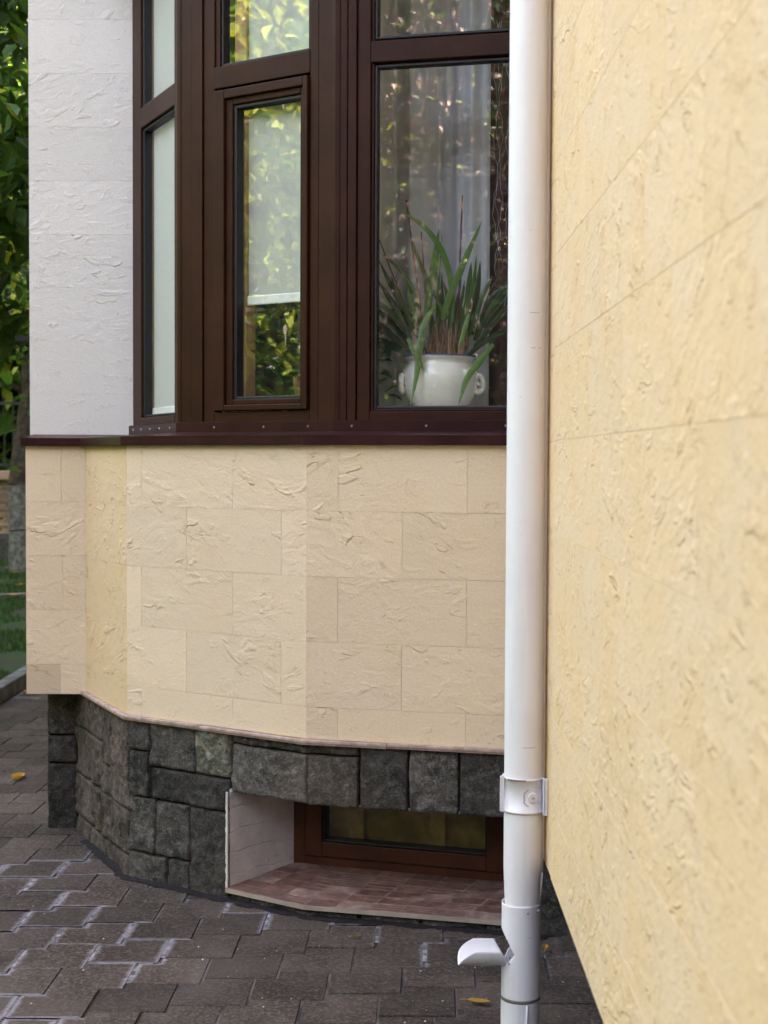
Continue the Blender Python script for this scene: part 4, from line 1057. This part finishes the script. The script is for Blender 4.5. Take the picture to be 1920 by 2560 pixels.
def tree(name, base, h, cc, rad, nclus, nleaf, size, mats, label, trunkr=.14, seed=0, lean=(0,0), group=None, barks=None, yellow=.12, sig=.32, zmin=None, wid=.5):  # yellow: share of leaves using the second, sun-painted material
    t = empty(name, base); tag(t, label, 'tree', group); rr = random.Random(seed)
    b = MB(); B = Vector(base); top = B+Vector((lean[0],lean[1],h*.62))
    K = 8; pts = [B.lerp(top,i/K)+Vector((math.sin(i*1.3+seed)*.05,math.cos(i*1.1+seed)*.05,0)) for i in range(K+1)]; rs = [trunkr*(1.25 if i == 0 else 1-.6*i/K) for i in range(K+1)]
    if barks:
        for i in range(K):
            b.tube([pts[i],pts[i+1]], [rs[i],rs[i+1]], 12, 1 if pts[i].z < 1.0 else 0, 1, False)
    else: b.tube(pts, rs, 12)
    CC = Vector(cc); cl = []
    for i in range(nclus):
        while True:
            v = Vector((rr.uniform(-1,1),rr.uniform(-1,1),rr.uniform(-1,1)))
            if .35 < v.length < 1: break
        p = CC+Vector((v.x*rad[0],v.y*rad[1],v.z*rad[2]))
        cl.append((p, rr.uniform(.6,1.3)))
        if i % 3 == 0 or nclus < 25:
            s = pts[rr.randint(K//2,K)]; m_ = s.lerp(p,.5)+Vector((rr.uniform(-.2,.2),rr.uniform(-.2,.2),rr.uniform(.0,.3)))
            b.tube([s,m_,p], [trunkr*.28,trunkr*.16,trunkr*.05], 5)
    b.build('trunk', barks or [BARK], t, smooth=True)
    per = nleaf//nclus
    V = MB()
    for (p, k) in cl:
        br_ = rr.uniform(.65,1.35)
        for q in range(per):
            v = Vector((rr.gauss(0,1),rr.gauss(0,1),rr.gauss(0,.8)))*sig*k
            pos = p+v
            if zmin and pos.z < zmin: continue
            d = Vector((rr.uniform(-1,1),rr.uniform(-1,1),rr.uniform(-1.1,.3))).normalized()
            leafmesh(V, pos, d, Vector((rr.uniform(-.5,.5),rr.uniform(-.5,.5),1)), size*rr.uniform(.6,1.25), br_*rr.uniform(.7,1.3), 1 if rr.random() < yellow else 0, .15, wid)
    V.build('crown', mats, t)
    rebase(t, base); return t
tree('broadleaf_tree', (-3.6,8.6,0), 5.5, (-2.75,8.2,3.6), (1.35,1.2,2.2), 90, 9000, .15, [LEAF, LEAF_SUN], 'broad-leaved tree filling the gap left of the white pillar', .11, 1, (.3,-.2), yellow=.05, sig=.27)
tree('slender_tree', (-4.42,17.6,0), 7, (-4.4,17,4.6), (2.4,1.8,2.9), 80, 9000, .13, [LEAF, LEAF_SUN], 'tree with limewashed lower trunk in front of the garden wall', .17, 2, (.1,0), barks=[BARK, BARKW], yellow=.3, sig=.4, zmin=2.4)
tree('garden_tree', (-5.2,12.6,0), 6, (-4.3,12.2,4.0), (1.9,1.6,2.3), 70, 8000, .12, [LEAF, LEAF_SUN], 'smaller-leaved tree behind the broad-leaved one, over the lawn', .12, 3, (.3,0), yellow=.3, sig=.33)
# trees to the left and behind the camera, seen mirrored in the panes
tree('sunlit_tree', (-8.2,3.6,0), 8, (-7.6,3.4,3.6), (2.2,2.8,3.4), 110, 11000, .15, [LEAF, LEAF_SUN], 'sunlit green tree mirrored in the middle casement', .2, 4, yellow=.6, sig=.34)
tree('sunlit_tree', (-9.2,-1.2,0), 8, (-8.6,-1.0,4.0), (2.5,2.8,3.6), 90, 8000, .16, [LEAF, LEAF_SUN], 'sunlit yellow-green tree mirrored at the edge of the middle casement', .2, 5, yellow=.55, sig=.4)
tree('plum_tree', (-4.2,-5.2,0), 7, (-3.6,-4.8,4.0), (2.4,2.0,2.6), 70, 9000, .09, [LEAFR, LEAF_GLINT], 'reddish plum tree mirrored faintly in the wide pane', .17, 6, yellow=.10, sig=.36)
tree('shade_tree', (-1.4,-9.5,0), 9, (-1.2,-9.2,4.4), (3.0,2.2,4.0), 80, 9000, .17, [LEAFD, LEAF_GLINT], 'tree with leaves coloured dark as in shade behind the plum tree, mirrored in the wide pane', .2, 7, yellow=.02, sig=.4)
tree('shade_tree', (-6.4,-9.0,0), 9, (-6.2,-8.6,4.4), (3.0,2.2,4.0), 80, 9000, .17, [LEAFD, LEAF_SUN], 'tree with leaves coloured dark as in shade left of the plum tree, behind the camera', .2, 8, yellow=.05, sig=.4)
# dense hedge around the garden, added to block white sky in gaps and reflections
b = MB(); rr = random.Random(77)
def screen_hedge(x0,y0,x1,y1,n,h,sz,dk=0):
    for i in range(n):
        t = rr.random(); d = rr.gauss(0,.5); ang = math.atan2(y1-y0,x1-x0)
        p = Vector((x0+(x1-x0)*t-math.sin(ang)*d, y0+(y1-y0)*t+math.cos(ang)*d, rr.random()**.8*h*(1+.2*noise.noise(Vector((t*9,y0,0))))))
        leafmesh(b, p, Vector((rr.uniform(-1,1),rr.uniform(-1,1),rr.uniform(-1,.4))).normalized(), Vector((0,0,1)), rr.uniform(.6,1.2)*sz, rr.uniform(.6,1.3), 2 if dk else 1 if rr.random() < .12 else 0, .15, .7)
screen_hedge(-14,21.8,0,22.2,16000,9,.5); screen_hedge(-14,24.5,0,24.5,14000,9,.7,1); screen_hedge(-13,-12,-13,20,22000,7.5,.62); screen_hedge(-14,-14,6,-14,18000,9.8,.7,1)
tag(b.build('screen_hedge', [LEAF, LEAF_SUN, LEAFD]), 'tall dense evergreen screen added to keep bright sky out of garden gaps and mirrored panes', 'screen_hedge', kind='stuff')
rebase(house, (0,6,0))
